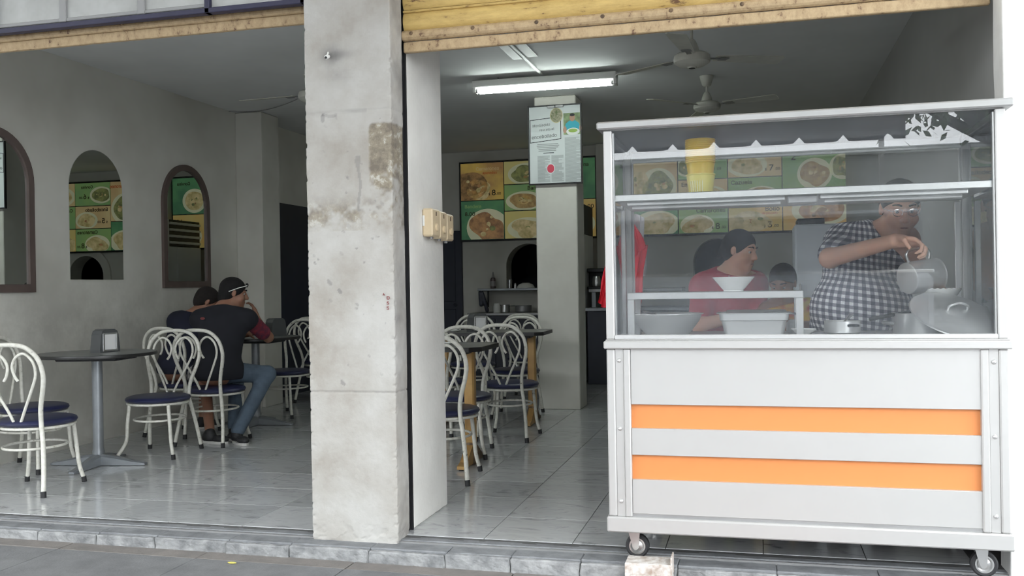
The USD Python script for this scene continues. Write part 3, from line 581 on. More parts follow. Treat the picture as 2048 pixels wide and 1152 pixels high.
# ================================================================== TABLES
def round_table(loc, rz, label):
    t = T('round_table', loc, rz, label=label, cat='table', local=True)
    t.add('tabletop', lathe([(0, 0.775), (0.385, 0.775), (0.398, 0.779), (0.400, 0.787), (0.396, 0.797), (0.380, 0.800), (0, 0.800)], 56), 'tablegrey', smooth=30)
    t.add('edge_band', lathe([(0.396, 0.776), (0.4035, 0.778), (0.4045, 0.787), (0.4025, 0.797), (0.396, 0.799)], 56), 'tabledge', smooth=40)
    t.add('top_plate', box(-0.22, 0.22, -0.16, 0.16, 0.748, 0.774, 0.006), 'black')
    t.add('pole', lathe([(0, 0.07), (0.040, 0.07), (0.042, 0.10), (0.036, 0.12), (0.036, 0.74), (0.045, 0.748), (0, 0.748)], 24), 'polegrey', smooth=40)
    for k in range(4):
        a = k * math.pi / 2; d = np.array([math.cos(a), math.sin(a), 0]); n = np.array([-d[1], d[0], 0])
        prof = [(0.0, 0.085, 0.036), (0.12, 0.068, 0.034), (0.26, 0.036, 0.029), (0.335, 0.024, 0.026), (0.35, 0.018, 0.02)]
        v = []
        for r, top, w in prof:
            for sx, z in ((-1, 0.004), (-1, top * 0.8), (-0.5, top), (0.5, top), (1, top * 0.8), (1, 0.004)): v.append(d * r + n * w * sx + np.array([0, 0, z]))
        f = []
        for i in range(len(prof) - 1):
            for j in range(6):
                j2 = (j + 1) % 6; f += [[i * 6 + j, i * 6 + j2, i * 6 + 6 + j2], [i * 6 + j, i * 6 + 6 + j2, i * 6 + 6 + j]]
        e = (len(prof) - 1) * 6; f += [[e, e + j, e + j + 1] for j in range(1, 5)] + [[0, j + 1, j] for j in range(1, 5)]
        t.add('base_leg', (np.array(v), np.array(f)), 'polegrey')
    return t
T1 = round_table((-4.55, 5.76, 0), 0.16, 'round grey-topped table with grey pedestal by the left wall')
copy_of(T1, 'round_table', (-4.43, 7.74, 0), 0.05, 'round pedestal table at which the two diners sit')
def wood_table(loc, rz, label):
    """Local origin between the two posts; long side along x."""
    t = T('pedestal_table', loc, rz, label=label, cat='table', local=True)
    c, L, W = 0.07, 0.55, 0.31
    poly = [(-L + c, -W), (L - c, -W), (L, -W + c), (L, W - c), (L - c, W), (-L + c, W), (-L, W - c), (-L, -W + c)]
    P = Polygon(poly)
    t.add('tabletop', extrude(P.buffer(-0.012), 0.026, 0.794), 'tablegrey')
    t.add('edge_band', extrude(P.difference(P.buffer(-0.014)), 0.030, 0.791), 'tabledge')
    for s in (-1, 1):
        t.add('post', box(s * 0.40 - 0.036, s * 0.40 + 0.036, -0.036, 0.036, 0.14, 0.791, 0.012), 'woodpole')
        t.add('post_foot', lathe([(0, 0.0), (0.05, 0.0), (0.052, 0.10), (0.040, 0.15), (0, 0.15)], 8, (s * 0.40, 0, 0)), 'wornbase')
        for q in (-1, 1):
            pr = Polygon([(0.03, 0.008), (0.27, 0.008), (0.27, 0.03), (0.20, 0.045), (0.05, 0.135), (0.03, 0.135)])
            v, f = extrude(pr, 0.05); v = np.stack([s * 0.40 + v[:, 2] - 0.025, q * v[:, 0], v[:, 1]], 1); t.add('base_leg', (v, f), 'wornbase' if q > 0 else 'woodpole')
            t.add('rubber_foot', lathe([(0, 0), (0.017, 0), (0.017, 0.012), (0, 0.012)], 12, (s * 0.40, q * 0.25, 0)), 'rubber')
        t.add('rail', box(s * 0.40 - 0.025, s * 0.40 + 0.025, -0.22, 0.22, 0.766, 0.791, 0.004), 'black')
    return t
TT = wood_table((-2.335, 6.24, 0), 0.03, 'nearer octagonal table on yellow wooden posts, right of the pillar')
copy_of(TT, 'pedestal_table', (-2.362, 8.20, 0), 0.05, 'far octagonal table on yellow wooden posts, before the square column')

# napkin holders
def napkin(loc, rz, label):
    t = T('napkin_dispenser', loc, rz, label=label, cat='napkin holder', local=True)
    prof = [(-0.084, 0), (0.084, 0), (0.086, 0.02), (0.074, 0.125), (0.062, 0.152), (0.04, 0.163), (-0.04, 0.163), (-0.062, 0.152), (-0.074, 0.125), (-0.086, 0.02)]
    v, f = extrude(Polygon(prof), 0.10); t.add('body', (np.stack([v[:, 2] - 0.05, v[:, 0], v[:, 1]], 1), f), pm_once('napkin_holder_grey', (0.085, 0.09, 0.092), 0.4))
    t.add('face_frame', J(box(0.05, 0.057, -0.064, -0.048, 0.012, 0.135, 0.002), box(0.05, 0.057, 0.048, 0.064, 0.012, 0.135, 0.002), box(0.05, 0.057, -0.064, 0.064, 0.008, 0.02, 0.002), box(0.05, 0.057, -0.056, 0.056, 0.128, 0.138, 0.002)), 'steel')
    t.add('napkins', J(*[box(0.046, 0.0525 - 0.001 * k, -0.046 + 0.001 * k, 0.046 - 0.0015 * k, 0.02, 0.127 - 0.003 * k) for k in range(3)]), 'whitecloth')
    return t
_once = {}
def pm_once(name, *a, **k):
    if name not in _once: _once[name] = pm(name, *a, **k)
    return _once[name]
N0 = napkin((-4.51, 5.80, 0.80), -0.22, 'grey napkin dispenser standing on the round table by the left wall')
copy_of(N0, 'napkin_dispenser', (-4.30, 7.88, 0.80), 2.75, 'grey napkin dispenser in front of the diner in black')
copy_of(N0, 'napkin_dispenser', (-2.44, 8.14, 0.820), -0.75, 'grey napkin dispenser on the far wooden-legged table')
# a plate on each wooden table
def plate(loc, label):
    t = T('plate', loc, label=label, cat='plate', local=True)
    t.add('dish', lathe([(0, 0.004), (0.05, 0.0), (0.055, 0.004), (0.085, 0.016), (0.088, 0.018), (0.085, 0.02), (0.055, 0.009), (0, 0.008)], 32), 'porcelain', smooth=40)
plate((-2.13, 6.20, 0.820), 'small white plate on the nearer wooden-legged table')
plate((-2.66, 8.05, 0.820), 'small white plate on the far wooden-legged table')

# ================================================================== CEILING LAMP AND FANS
lp = T('fluorescent_lamp', (-1.80, 8.18, 3.0), 0.02, label='lit twin-tube fluorescent lamp hanging under the ceiling', cat='ceiling lamp', local=True)
lp.add('housing', J(box(-0.645, 0.645, -0.075, 0.075, 0.0, 0.06, 0.006), box(-0.645, -0.615, -0.06, 0.06, -0.045, 0.045, 0.005), box(0.615, 0.645, -0.06, 0.06, -0.045, 0.045, 0.005)), 'whiteplastic')
for s in (-1, 1):
    lp.add('tube', cyl((-0.60, s * 0.034, -0.026), (0.60, s * 0.034, -0.026), 0.017, 16), 'lamptube')
    for e in (-1, 1): lp.add('socket', cyl((e * 0.60, s * 0.034, -0.026), (e * 0.617, s * 0.034, -0.026), 0.020, 16), 'steel_dark')
for s in (-1, 1): lp.add('hanger', cyl((s * 0.42, 0, 0.06), (s * 0.42, 0, 0.089), 0.006, 8), 'steel_dark')
cd = T('cable_conduit', (-1.80, 7.6, 3.08), label='white cable duct on the ceiling leading to the fluorescent lamp', cat='cable duct')
cd.add('duct', box(-1.825, -1.80, 6.6, 8.12, 3.074, 3.0895, 0.003), 'whiteplastic')
cd.add('cover_plate', J(box(-1.92, -1.84, 6.2, 7.55, 3.082, 3.0895, 0.002), box(-1.79, -1.70, 6.2, 7.50, 3.082, 3.0895, 0.002)), 'steel_dark', label='grey strips beside the duct')
solo('hanging_wire', tube(spline([(-2.62, 5.62, 3.085), (-2.70, 5.55, 3.07), (-2.78, 5.6, 3.06), (-2.86, 5.5, 3.065), (-2.93, 5.52, 3.085), (-3.05, 5.5, 3.087)], 6), 0.004, 6), 'black', label='thin black wire sagging from the ceiling left of the pillar', cat='wire')
solo('ceiling_cable', tube(spline([(-5.27, 8.75, 3.08), (-4.9, 8.8, 3.075), (-4.3, 8.4, 3.08), (-3.7, 7.7, 3.083), (-3.3, 7.0, 3.085)], 8), 0.004, 6), 'steel_dark', label='thin cable along the ceiling from the pilaster to the left fan', cat='wire')
def fan(loc, a0, label, up=0.0):
    """Origin on the ceiling."""
    t = T('ceiling_fan', loc, a0, label=label, cat='ceiling fan', local=True)
    t.add('canopy', lathe([(0, -0.002), (0.062, -0.002), (0.060, -0.02), (0.040, -0.085), (0.022, -0.098), (0, -0.098)][::-1], 28), 'fanwhite', smooth=40)
    t.add('downrod', cyl((0, 0, -0.09), (0, 0, -0.30 + up), 0.010, 12), 'fanwhite')
    t.add('collar', mv(lathe([(0, -0.345), (0.052, -0.345), (0.045, -0.31), (0.028, -0.27), (0.018, -0.255), (0, -0.255)], 24), (0, 0, up)), 'fanwhite', smooth=40)
    t.add('motor_housing', mv(lathe([(0, -0.445), (0.028, -0.445), (0.032, -0.438), (0.085, -0.428), (0.118, -0.408), (0.122, -0.385), (0.116, -0.362), (0.095, -0.348), (0, -0.340)], 36), (0, 0, up)), 'fanwhite', smooth=35)
    t.add('cap', mv(lathe([(0, -0.447), (0.020, -0.447), (0.022, -0.443), (0, -0.443)], 20), (0, 0, up)), 'black')
    for k in range(3):
        a = k * 2 * math.pi / 3; R = np.array([[math.cos(a), -math.sin(a), 0], [math.sin(a), math.cos(a), 0], [0, 0, 1]])
        poly = Polygon([(0.16, -0.045), (0.62, -0.068), (0.64, -0.05), (0.64, 0.05), (0.62, 0.066), (0.16, 0.045)])
        v, f = trimesh.remesh.subdivide_to_size(*extrude(poly, 0.004), 0.08); v = v.copy(); v[:, 2] += -0.375 + up - 0.16 * v[:, 1]
        b = t.add('blade', mv((v, f), R=R), 'fanwhite')
        t.add('blade_bracket', mv(J(box(0.10, 0.24, -0.016, 0.016, -0.379 + up, -0.374 + up, 0.002), box(0.19, 0.25, -0.035, 0.035, -0.380 + up, -0.377 + up, 0.001)), R=R), 'steel_dark', parent=b)
    return t
F0 = fan((-0.40, 6.38, ZC), 0.44, 'white three-blade ceiling fan in front, beside the lit lamp')
fan((-0.42, 8.72, ZC), 3.9, 'white ceiling fan farther back, its rod rising above the food cart', up=0.11)
copy_of(F0, 'ceiling_fan', (-3.27, 6.65, ZC), -1.12, 'white ceiling fan mostly hidden behind the stained pillar')

# ================================================================== SWITCH BOXES on the pillar side
for i, (ya, yb_, dz, lab) in enumerate([(4.695, 4.822, 0.0, 'cream switch box nearest the street on the pillar side'), (4.826, 4.938, -0.006, 'middle cream switch box on the pillar side'), (4.942, 5.055, -0.012, 'cream switch box farthest from the street on the pillar side')]):
    t = T('switch_box', (-1.70, (ya + yb_) / 2, 1.49), label=lab, cat='switch box')
    t.add('body', box(-1.702, -1.645, ya, yb_, 1.490 + dz, 1.637 + dz, 0.008), 'cream')
    t.add('knob', mv(lathe([(0, 0), (0.021, 0), (0.020, 0.010), (0.012, 0.014), (0, 0.014)], 20), (-1.645, (ya + yb_) / 2, 1.540 + dz), R=rot([0, 1, 0], math.pi / 2)), 'cream', smooth=40)
    t.add('indicator', box(-1.646, -1.6435, (ya + yb_) / 2 - 0.006, (ya + yb_) / 2 + 0.006, 1.60 + dz, 1.622 + dz), 'wornbase')
    t.add('side_latch', box(-1.70, -1.688, ya - 0.002, ya + 0.004, 1.545 + dz, 1.60 + dz, 0.001), 'whiteplastic')
    t.add('cable_gland', lathe([(0, -0.012), (0.010, -0.012), (0.012, 0), (0, 0)], 14, (-1.675, (ya + yb_) / 2, 1.490 + dz)), 'steel_dark')

# ================================================================== FRAMED NEWSPAPER PAGE
po = T('framed_newspaper', (-1.905, 9.10, 2.21), label='framed newspaper page about a stew, hung on the square column', cat='framed page')
px0, px1, pz0, pz1, py = -2.175, -1.638, 2.215, 2.995, 9.095
po.add('frame', upright(extrude(sbox(px0, pz0, px1, pz1).difference(sbox(px0 + 0.013, pz0 + 0.013, px1 - 0.013, pz1 - 0.013)), 0.028), 9.125), 'black')
po.add('backing', box(px0 + 0.01, px1 - 0.01, 9.112, 9.125, pz0 + 0.01, pz1 - 0.01), 'black')
po.add('page', box(px0 + 0.013, px1 - 0.013, 9.105, 9.112, pz0 + 0.013, pz1 - 0.013), pm_once('newsprint', (0.62, 0.66, 0.66), 0.6, var=0.06, scale=5))
pg = lambda name, m, mt, label=None: po.add(name, upright(m, 9.1045), mt, label=label)
W_, H_ = px1 - px0, pz1 - pz0
U = lambda u, v: (px0 + u * W_, pz1 - v * H_)          # u right, v down, 0..1
def quad(u0, v0, u1, v1, t=0.0008, sk=0.0):
    a, b = U(u0, v0), U(u1, v1); return extrude(Polygon([(a[0], b[1]), (b[0], b[1] + sk), (b[0], a[1] + sk), (a[0], a[1])]), t)
ink, grey = pm_once('print_ink', (0.03, 0.03, 0.035), 0.7), pm_once('grey_print', (0.40, 0.43, 0.43), 0.7)
o1, o2 = quad(0.035, 0.165, 0.62, 0.455, 0.001, 0.025), None
a, b = U(0.035, 0.165), U(0.62, 0.455)
outer = Polygon([(a[0], b[1] - 0.012), (b[0], b[1] + 0.016), (b[0], a[1] + 0.012), (a[0], a[1] - 0.010)])
pg('headline_box', extrude(outer.difference(outer.buffer(-0.006, join_style=2)), 0.001), ink)
sk = np.array([[1, 0, 0], [0.06, 1, 0], [0, 0, 1.0]])
for s, h, u, v in (('Montándolo', 0.027, 0.085, 0.272), ('rescata el', 0.022, 0.21, 0.325), ('encebollado', 0.034, 0.065, 0.420)):
    x_, z_ = U(u, v); m = text(s, h, 0.001); vv, ff = vf(m); wd = (0.47 if h > 0.03 else 0.33 if h > 0.025 else 0.28) * W_; vv = vv * [wd / vv[:, 0].max(), 1, 1]
    pg('headline', mv((vv, ff), (x_, z_, 0), R=sk), pm_once('grey_headline', (0.10, 0.11, 0.11), 0.7))
pg('round_photo', J(disk(*U(0.535, 0.135), 0.062, 0.072, 0.0012)), pm_once('food_photo_green', (0.10, 0.14, 0.05), 0.6, col2=(0.45, 0.40, 0.30), scale=40, detail=3))
pg('round_photo_rim', extrude(Polygon(disk(*U(0.535, 0.135), 0.064, 0.074)[0][:28, :2]).difference(Polygon(disk(*U(0.535, 0.135), 0.058, 0.068)[0][:28, :2])), 0.0016), pm_once('gold_print', (0.55, 0.50, 0.28), 0.6))
pg('portrait_photo', quad(0.665, 0.115, 0.985, 0.385, 0.0008), pm_once('portrait_background', (0.30, 0.42, 0.20), 0.6, col2=(0.07, 0.08, 0.05), scale=9))
cx, cz = U(0.83, 0.24)
pg('portrait_person', extrude(Polygon([(cx - 0.085, cz - 0.09), (cx + 0.085, cz - 0.08), (cx + 0.065, cz - 0.005), (cx + 0.03, cz + 0.022), (cx - 0.03, cz + 0.022), (cx - 0.065, cz - 0.005)]), 0.0014), pm_once('teal_print', (0.03, 0.36, 0.45), 0.6), label='person in a teal shirt in the printed photo')
pg('portrait_head', J(disk(cx, cz + 0.05, 0.027, 0.036, 0.0018), disk(cx - 0.075, cz - 0.065, 0.018, 0.035, 0.0018), disk(cx + 0.08, cz - 0.055, 0.014, 0.03, 0.0018)), pm_once('portrait_skin', (0.42, 0.25, 0.17), 0.6))
pg('portrait_hair', disk(cx, cz + 0.078, 0.025, 0.014, 0.0022), ink)
pg('portrait_bowl', disk(cx + 0.005, cz - 0.085, 0.066, 0.036, 0.0022), pm_once('bowl_print', (0.70, 0.74, 0.70), 0.6))
pg('portrait_food', disk(cx + 0.005, cz - 0.076, 0.045, 0.018, 0.0026), pm_once('salad_print', (0.28, 0.42, 0.08), 0.6))
bars = [quad(0.16 + 0.01 * g, 0.485 + 0.021 * i, 0.58 - 0.02 * g, 0.495 + 0.021 * i) for i, g in enumerate(rng.integers(0, 4, 5))]
pg('standfirst_lines', J(*bars), pm_once('line_print', (0.30, 0.32, 0.32), 0.7)); pg('byline', quad(0.28, 0.598, 0.48, 0.606), ink)
cols = []
for (u0, u1, v0, v1) in ((0.17, 0.40, 0.635, 0.965), (0.43, 0.655, 0.635, 0.965), (0.685, 0.985, 0.42, 0.975)):
    v = v0
    while v < v1:
        cols.append(quad(u0, v, u1 - float(rng.choice([0, 0, 0, 0.03, 0.09])), v + 0.0065)); v += 0.0098
pg('text_columns', J(*cols), grey)
pg('red_stamp', disk(*U(0.415, 0.80), 0.036, 0.042, 0.0016), pm_once('red_print', (0.55, 0.05, 0.09), 0.6))
pg('stamp_rim', disk(*U(0.415, 0.80), 0.043, 0.049, 0.0010), pm_once('newsprint_white', (0.75, 0.78, 0.78), 0.6))
po.add('clip', J(box(-1.975, -1.90, 9.085, 9.106, 2.962, 2.985, 0.003), box(-1.895, -1.815, 9.09, 9.106, 2.966, 2.988, 0.003)), 'steel_dark')

# ================================================================== MENU BOARDS
def pe(name, col, e, col2=None, sc=3.0):
    if name in _once: return _once[name]
    n = {'p': ('principled_bsdf', dict(base_color=col, roughness=0.35, emission_strength=e)), 'g': ('geometry', {}), 'n': ('noise_texture', dict(scale=sc, detail=4)), 'r': ('rgb_ramp', {'ramp': [(0.35, col2 or tuple(c * 0.8 for c in col)), (0.62, col)]})}
    _once[name] = mat(name, n, [('g.position', 'n.vector'), ('n.fac', 'r.fac'), ('r.color', 'p.base_color'), ('r.color', 'p.emission_color')], 'p.BSDF'); return _once[name]
E_ = 0.22
green = pe('menu_green', (0.24, 0.38, 0.13), E_, (0.19, 0.34, 0.14)); dgreen = pe('menu_deep_green', (0.10, 0.27, 0.12), E_, (0.06, 0.17, 0.09)); yellow = pe('menu_yellow', (0.58, 0.50, 0.16), E_, (0.52, 0.48, 0.20)); amber = pe('menu_amber', (0.60, 0.42, 0.10), E_, (0.36, 0.20, 0.09)); tan = pe('menu_tan', (0.58, 0.47, 0.24), E_, (0.50, 0.36, 0.18)); orng = pe('menu_orange', (0.60, 0.38, 0.12), E_, (0.54, 0.45, 0.16))
dishm = pe('menu_plate_white', (0.62, 0.62, 0.42), E_ , (0.52, 0.54, 0.36)); foods = [pe('menu_food_brown', (0.34, 0.20, 0.08), E_, (0.14, 0.09, 0.04), 16), pe('menu_food_pale', (0.60, 0.50, 0.26), E_, (0.36, 0.30, 0.12), 14), pe('menu_food_soup', (0.42, 0.30, 0.12), E_, (0.28, 0.18, 0.07), 18), pe('menu_food_fried', (0.46, 0.26, 0.11), E_, (0.22, 0.12, 0.06), 12), pe('menu_food_green', (0.26, 0.28, 0.10), E_, (0.12, 0.14, 0.06), 16)]
mink = pe('menu_ink', (0.045, 0.035, 0.012), 0.05); mred = pe('menu_red_ink', (0.45, 0.10, 0.02), 0.2); mwhite = pe('menu_white_ink', (0.62, 0.60, 0.40), E_)
ZT, ZBm = 2.925, 1.865
def menu(name, label, x0, x1, cols):
    t = T(name, ((x0 + x1) / 2, YB, ZBm), label=label, cat='menu board')
    t.add('frame', box(x0 - 0.02, x1 + 0.02, YB - 0.06, YB - 0.001, ZBm - 0.02, ZT + 0.02, 0.004), 'black')
    for (a, b, rowsp) in cols:
        for (za, zb2, bg, items, words) in rowsp:
            zt_, zb_ = ZT - za * (ZT - ZBm), ZT - zb2 * (ZT - ZBm); w, h = b - a - 0.012, zt_ - zb_ - 0.012; ox, oz = a + 0.006, zb_ + 0.006
            p = t.add('menu_panel', box(ox, ox + w, YB - 0.072, YB - 0.058, oz, oz + h, 0.002), bg)
            clipr = sbox(ox + 0.002, oz + 0.002, ox + w - 0.002, oz + h - 0.002)
            def put(nm, poly, th, m):
                poly = poly.intersection(clipr)
                for g in getattr(poly, 'geoms', [poly]):
                    if g.area > 1e-5: t.add(nm, upright(extrude(g, th), YB - 0.072), m, parent=p)
            for (u, v, rx, ry, fm, sd) in items:                   # plate and food
                cx_, cz_ = ox + u * w, oz + v * h
                an = np.linspace(0, 2 * math.pi, 40, endpoint=False)
                if fm >= 0: put('dish', Polygon(np.stack([cx_ + rx * np.cos(an), cz_ + ry * np.sin(an)], 1)), 0.0015, dishm)
                g = np.random.default_rng(sd); wv = 1 + sum(0.10 * g.normal() / (k + 1) * np.cos((k + 2) * an + g.uniform(0, 6)) for k in range(5)); q = 0.78 if fm >= 0 else 1.0
                put('food', Polygon(np.stack([cx_ + rx * q * wv * np.cos(an), cz_ + ry * q * wv * np.sin(an)], 1)).buffer(0), 0.003, foods[abs(fm) % 10 if fm >= 0 else (-fm - 1)])
                for k in range(14):
                    r_ = abs(g.normal(0, 0.25)); th = g.uniform(0, 6.3); s_ = g.uniform(0.07, 0.2)
                    put('food_piece', Polygon(np.stack([cx_ + rx * q * (0.75 * r_ * 1.6 * np.cos(th) + s_ * np.cos(an[::3]) * g.uniform(0.6, 1.2)), cz_ + ry * q * (0.75 * r_ * 1.6 * np.sin(th) + s_ * np.sin(an[::3]))], 1)).buffer(0), 0.0042 + 0.0002 * k, foods[int(g.integers(5)) if g.random() < 0.25 else (fm if fm >= 0 else -fm - 1) if g.random() < 0.4 else 1])
            for (s, u, v, hh, m) in words:
                t.add('lettering', upright(mv(text(s, hh, 0.0015, bold=True), (ox + u * w, oz + v * h, 0)), YB - 0.0735), m, parent=p)
    return t
price = lambda a, u, v, m=None: [('$', u - 0.07, v, 0.03, m or mink), (a, u, v, 0.072, m or mink), ('.00', u + 0.11, v + 0.01, 0.032, m or mink)]
menu('menu_board', 'lit menu board left of the square column, with seafood photos', -3.955, -2.07, [
    (-3.955, -3.335, [(0, 0.49, amber, [(0.20, 0.38, 0.26, 0.20, -1, 1), (0.42, 0.28, 0.17, 0.14, -2, 2)], [('Camarones', 0.36, 0.80, 0.045, tan), ('apanados', 0.52, 0.70, 0.032, mred)] + price('8', 0.72, 0.12)), (0.49, 1, dgreen, [(0.62, 0.30, 0.30, 0.26, 3, 3)], [('Bandera', 0.08, 0.82, 0.045, green), ('8.00', 0.08, 0.62, 0.05, mink)])]),
    (-3.335, -2.70, [(0, 0.30, yellow, [(0.52, 0.42, 0.27, 0.15, 4, 4)], []), (0.30, 0.64, green, [(0.45, 0.36, 0.26, 0.13, 2, 5), (0.45, 0.40, 0.09, 0.06, -2, 55)], [('Bandera', 0.52, 0.78, 0.05, mink)]), (0.64, 1, yellow, [(0.52, 0.36, 0.29, 0.15, 1, 6)], [('Cazuela', 0.72, 0.80, 0.05, mink)])]),
    (-2.70, -2.07, [(0, 0.52, dgreen, [(0.40, 0.36, 0.20, 0.18, 1, 7)], [('Corvina', 0.5, 0.8, 0.045, mink)]), (0.52, 1, orng, [(0.6, 0.35, 0.24, 0.17, 0, 8)], [('6.00', 0.72, 0.76, 0.05, mink)])])])
menu('menu_board', 'lit menu board behind the food cart, with prices of stews', -1.66, 1.17, [
    (-1.66, -0.99, [(0, 0.58, tan, [(0.62, 0.30, 0.24, 0.24, 4, 9), (0.2, 0.35, 0.15, 0.2, -2, 91)], [('Camarones', 0.45, 0.84, 0.05, mred)]), (0.58, 1, dgreen, [(0.58, 0.30, 0.30, 0.18, 1, 10)], [])]),
    (-0.99, -0.355, [(0, 0.34, green, [(0.25, 0.45, 0.20, 0.13, 4, 11)], [('Corvina', 0.48, 0.76, 0.042, mink)] + price('6', 0.66, 0.30)), (0.34, 0.67, tan, [(0.68, 0.36, 0.20, 0.13, 1, 12)], [('Encebollado', 0.06, 0.76, 0.05, mink)] + price('5', 0.14, 0.22)), (0.67, 1, green, [(0.38, 0.30, 0.22, 0.14, 1, 13)], [('Camarones', 0.36, 0.78, 0.05, mink)] + price('8', 0.74, 0.14))]),
    (-0.355, 0.318, [(0, 0.34, tan, [(0.36, 0.42, 0.25, 0.15, 1, 14)], [('Tortilla', 0.58, 0.80, 0.05, mink)] + price('7', 0.76, 0.20)), (0.34, 0.67, green, [(0.62, 0.28, 0.24, 0.13, 2, 15)], [('Cazuela', 0.05, 0.76, 0.05, mink)]), (0.67, 1, orng, [(0.36, 0.34, 0.28, 0.14, -2, 16)], [('Bollo', 0.68, 0.76, 0.055, mink), ('de pescado', 0.62, 0.64, 0.026, mred)] + price('3', 0.72, 0.14))]),
    (0.318, 1.17, [(0, 0.52, green, [(0.46, 0.36, 0.21, 0.20, 2, 17), (0.86, 0.5, 0.16, 0.16, 4, 18)], [('2', 0.11, 0.70, 0.085, mink), ('.00', 0.18, 0.78, 0.035, mink)]), (0.52, 1, orng, [(0.55, 0.5, 0.36, 0.2, 3, 19)], [])])])

# ================================================================== BACK OF THE ROOM
t = T('wall_shelf', (-2.9, YB - 0.2, 1.2), label='dark wall shelf under the menu board, left of the square column', cat='shelf')
t.add('board', box(-3.65, -2.08, YB - 0.36, YB, 1.165, 1.195, 0.004), 'polegrey')
for xx in (-3.6, -2.8): t.add('bracket', tube([(xx, YB - 0.3, 1.166), (xx, YB - 0.01, 1.166), (xx, YB - 0.01, 0.95), (xx, YB - 0.3, 1.155)], 0.011, 6), 'black')
ct = T('kitchen_counter', (-2.7, 12.2, 0), label='dark kitchen counter along the back wall', cat='counter')
ct.add('worktop', box(-3.72, -2.65, YB - 0.62, YB - 0.001, 0.84, 0.875, 0.005), 'steel_dark')
ct.add('cabinet', box(-3.68, -2.66, YB - 0.58, YB - 0.001, 0.0, 0.84), 'navy')
for k in range(3): ct.add('cabinet_door', box(-3.66 + 0.335 * k, -3.345 + 0.335 * k, YB - 0.598, YB - 0.58, 0.08, 0.80, 0.004), 'navy')
def pot_item(name, label, cat, x, y, z, prof, m, extra=None):
    t = T(name, (x, y, z), label=label, cat=cat, local=True); t.add('body', lathe(prof, 24), m, smooth=40)
    for nm, ms, mm in (extra or []): t.add(nm, ms, mm, smooth=40)
    return t
sauce = pm_once('sauce_bottle', (0.10, 0.07, 0.07), 0.3)
pot_item('sauce_bottle', 'dark sauce bottle with pointed cap on the wall shelf', 'bottle', -3.475, 12.36, 1.195, [(0, 0), (0.036, 0), (0.038, 0.01), (0.038, 0.12), (0.030, 0.145), (0.020, 0.15), (0, 0.15)], sauce, [('spout_cap', lathe([(0, 0.15), (0.021, 0.15), (0.015, 0.18), (0.005, 0.225), (0, 0.227)], 20), pm_once('cap_grey', (0.25, 0.24, 0.24), 0.4)), ('label_band', lathe([(0.0385, 0.03), (0.0392, 0.031), (0.0392, 0.10), (0.0385, 0.101)], 24), pm_once('label_print', (0.30, 0.28, 0.28), 0.6))])
pot_item('tumbler', 'steel tumbler beside the sauce bottle on the wall shelf', 'cup', -3.24, 12.36, 1.195, [(0, 0), (0.028, 0), (0.034, 0.115), (0.032, 0.115), (0.026, 0.006), (0, 0.006)], 'steel')
pot_item('bowl', 'white upturned bowl on the wall shelf by the square column', 'bowl', -3.02, 12.36, 1.195, [(0.12, 0), (0.125, 0.004), (0.10, 0.045), (0.06, 0.062), (0.05, 0.07), (0, 0.07)], 'porcelain')
pot_item('salt_shaker', 'small shiny shaker between tumbler and bowl', 'shaker', -3.15, 12.30, 1.195, [(0, 0), (0.018, 0), (0.016, 0.05), (0.018, 0.052), (0.012, 0.068), (0, 0.07)], 'steel')
pot_item('saucepan', 'small steel saucepan on the kitchen counter', 'pan', -3.27, 12.2, 0.875, [(0, 0), (0.06, 0), (0.065, 0.005), (0.065, 0.10), (0.068, 0.102), (0.062, 0.10), (0.06, 0.008), (0, 0.008)], 'steel', [('handle', box(0.06, 0.2, -0.01, 0.01, 0.08, 0.09, 0.003), 'black')])
pot_item('white_jar', 'white jar beside the saucepan on the kitchen counter', 'jar', -3.36, 12.12, 0.875, [(0, 0), (0.045, 0), (0.05, 0.01), (0.05, 0.085), (0.04, 0.10), (0.042, 0.12), (0, 0.125)], 'whiteplastic')
pot_item('cooking_pot', 'dented dark pot on the kitchen counter next to the column', 'pot', -3.02, 12.2, 0.875, [(0, 0), (0.10, 0), (0.11, 0.01), (0.11, 0.085), (0.115, 0.09), (0.10, 0.088), (0.095, 0.01), (0, 0.01)], 'steel_dark')
solo('dish_rag', (lambda v, f: (v + 0, f))(*mv(sdf_mesh([cap((-3.62, 12.2, 1.15), (-3.60, 12.2, 0.98), 0.02, 0.03), cap((-3.58, 12.2, 1.15), (-3.52, 12.2, 0.90), 0.018, 0.028)], 0.012))), 'navy', label='dark rag hanging from the end of the wall shelf', cat='rag', smooth=True)
# right of the column
rc = T('serving_counter', (-1.7, 12.0, 0), label='dark navy serving counter between column and food cart', cat='counter')
rc.add('body', box(-2.04, -0.6, 11.5, 12.30, 0, 0.90, 0.005), 'navy'); rc.add('worktop', box(-2.06, -0.55, 11.45, 12.32, 0.90, 0.94, 0.005), 'polegrey'); rc.add('upper_shelf', box(-2.06, -0.9, 11.75, 12.30, 1.13, 1.17, 0.004), 'steel_dark'); rc.add('shelf_support', box(-2.03, -1.98, 11.8, 12.25, 0.94, 1.13), 'polegrey')
cm = T('coffee_maker', (-2.0, 12.0, 1.17), label='dark coffee maker on the shelf over the navy counter', cat='coffee maker')
cm.add('body', J(box(-2.10, -1.88, 11.86, 12.10, 1.17, 1.20, 0.005), box(-2.10, -1.88, 12.02, 12.10, 1.20, 1.42, 0.005), box(-2.10, -1.88, 11.86, 12.10, 1.38, 1.43, 0.008)), 'black'); cm.add('carafe', lathe([(0, 1.20), (0.05, 1.20), (0.06, 1.24), (0.05, 1.31), (0.045, 1.33), (0, 1.33)], 20, (-1.99, 11.94, 0)), 'steel', smooth=40)
fr = T('tall_refrigerator', (-2.35, 12.0, 0), label='tall white refrigerator seen in the mirror above the diners', cat='refrigerator')
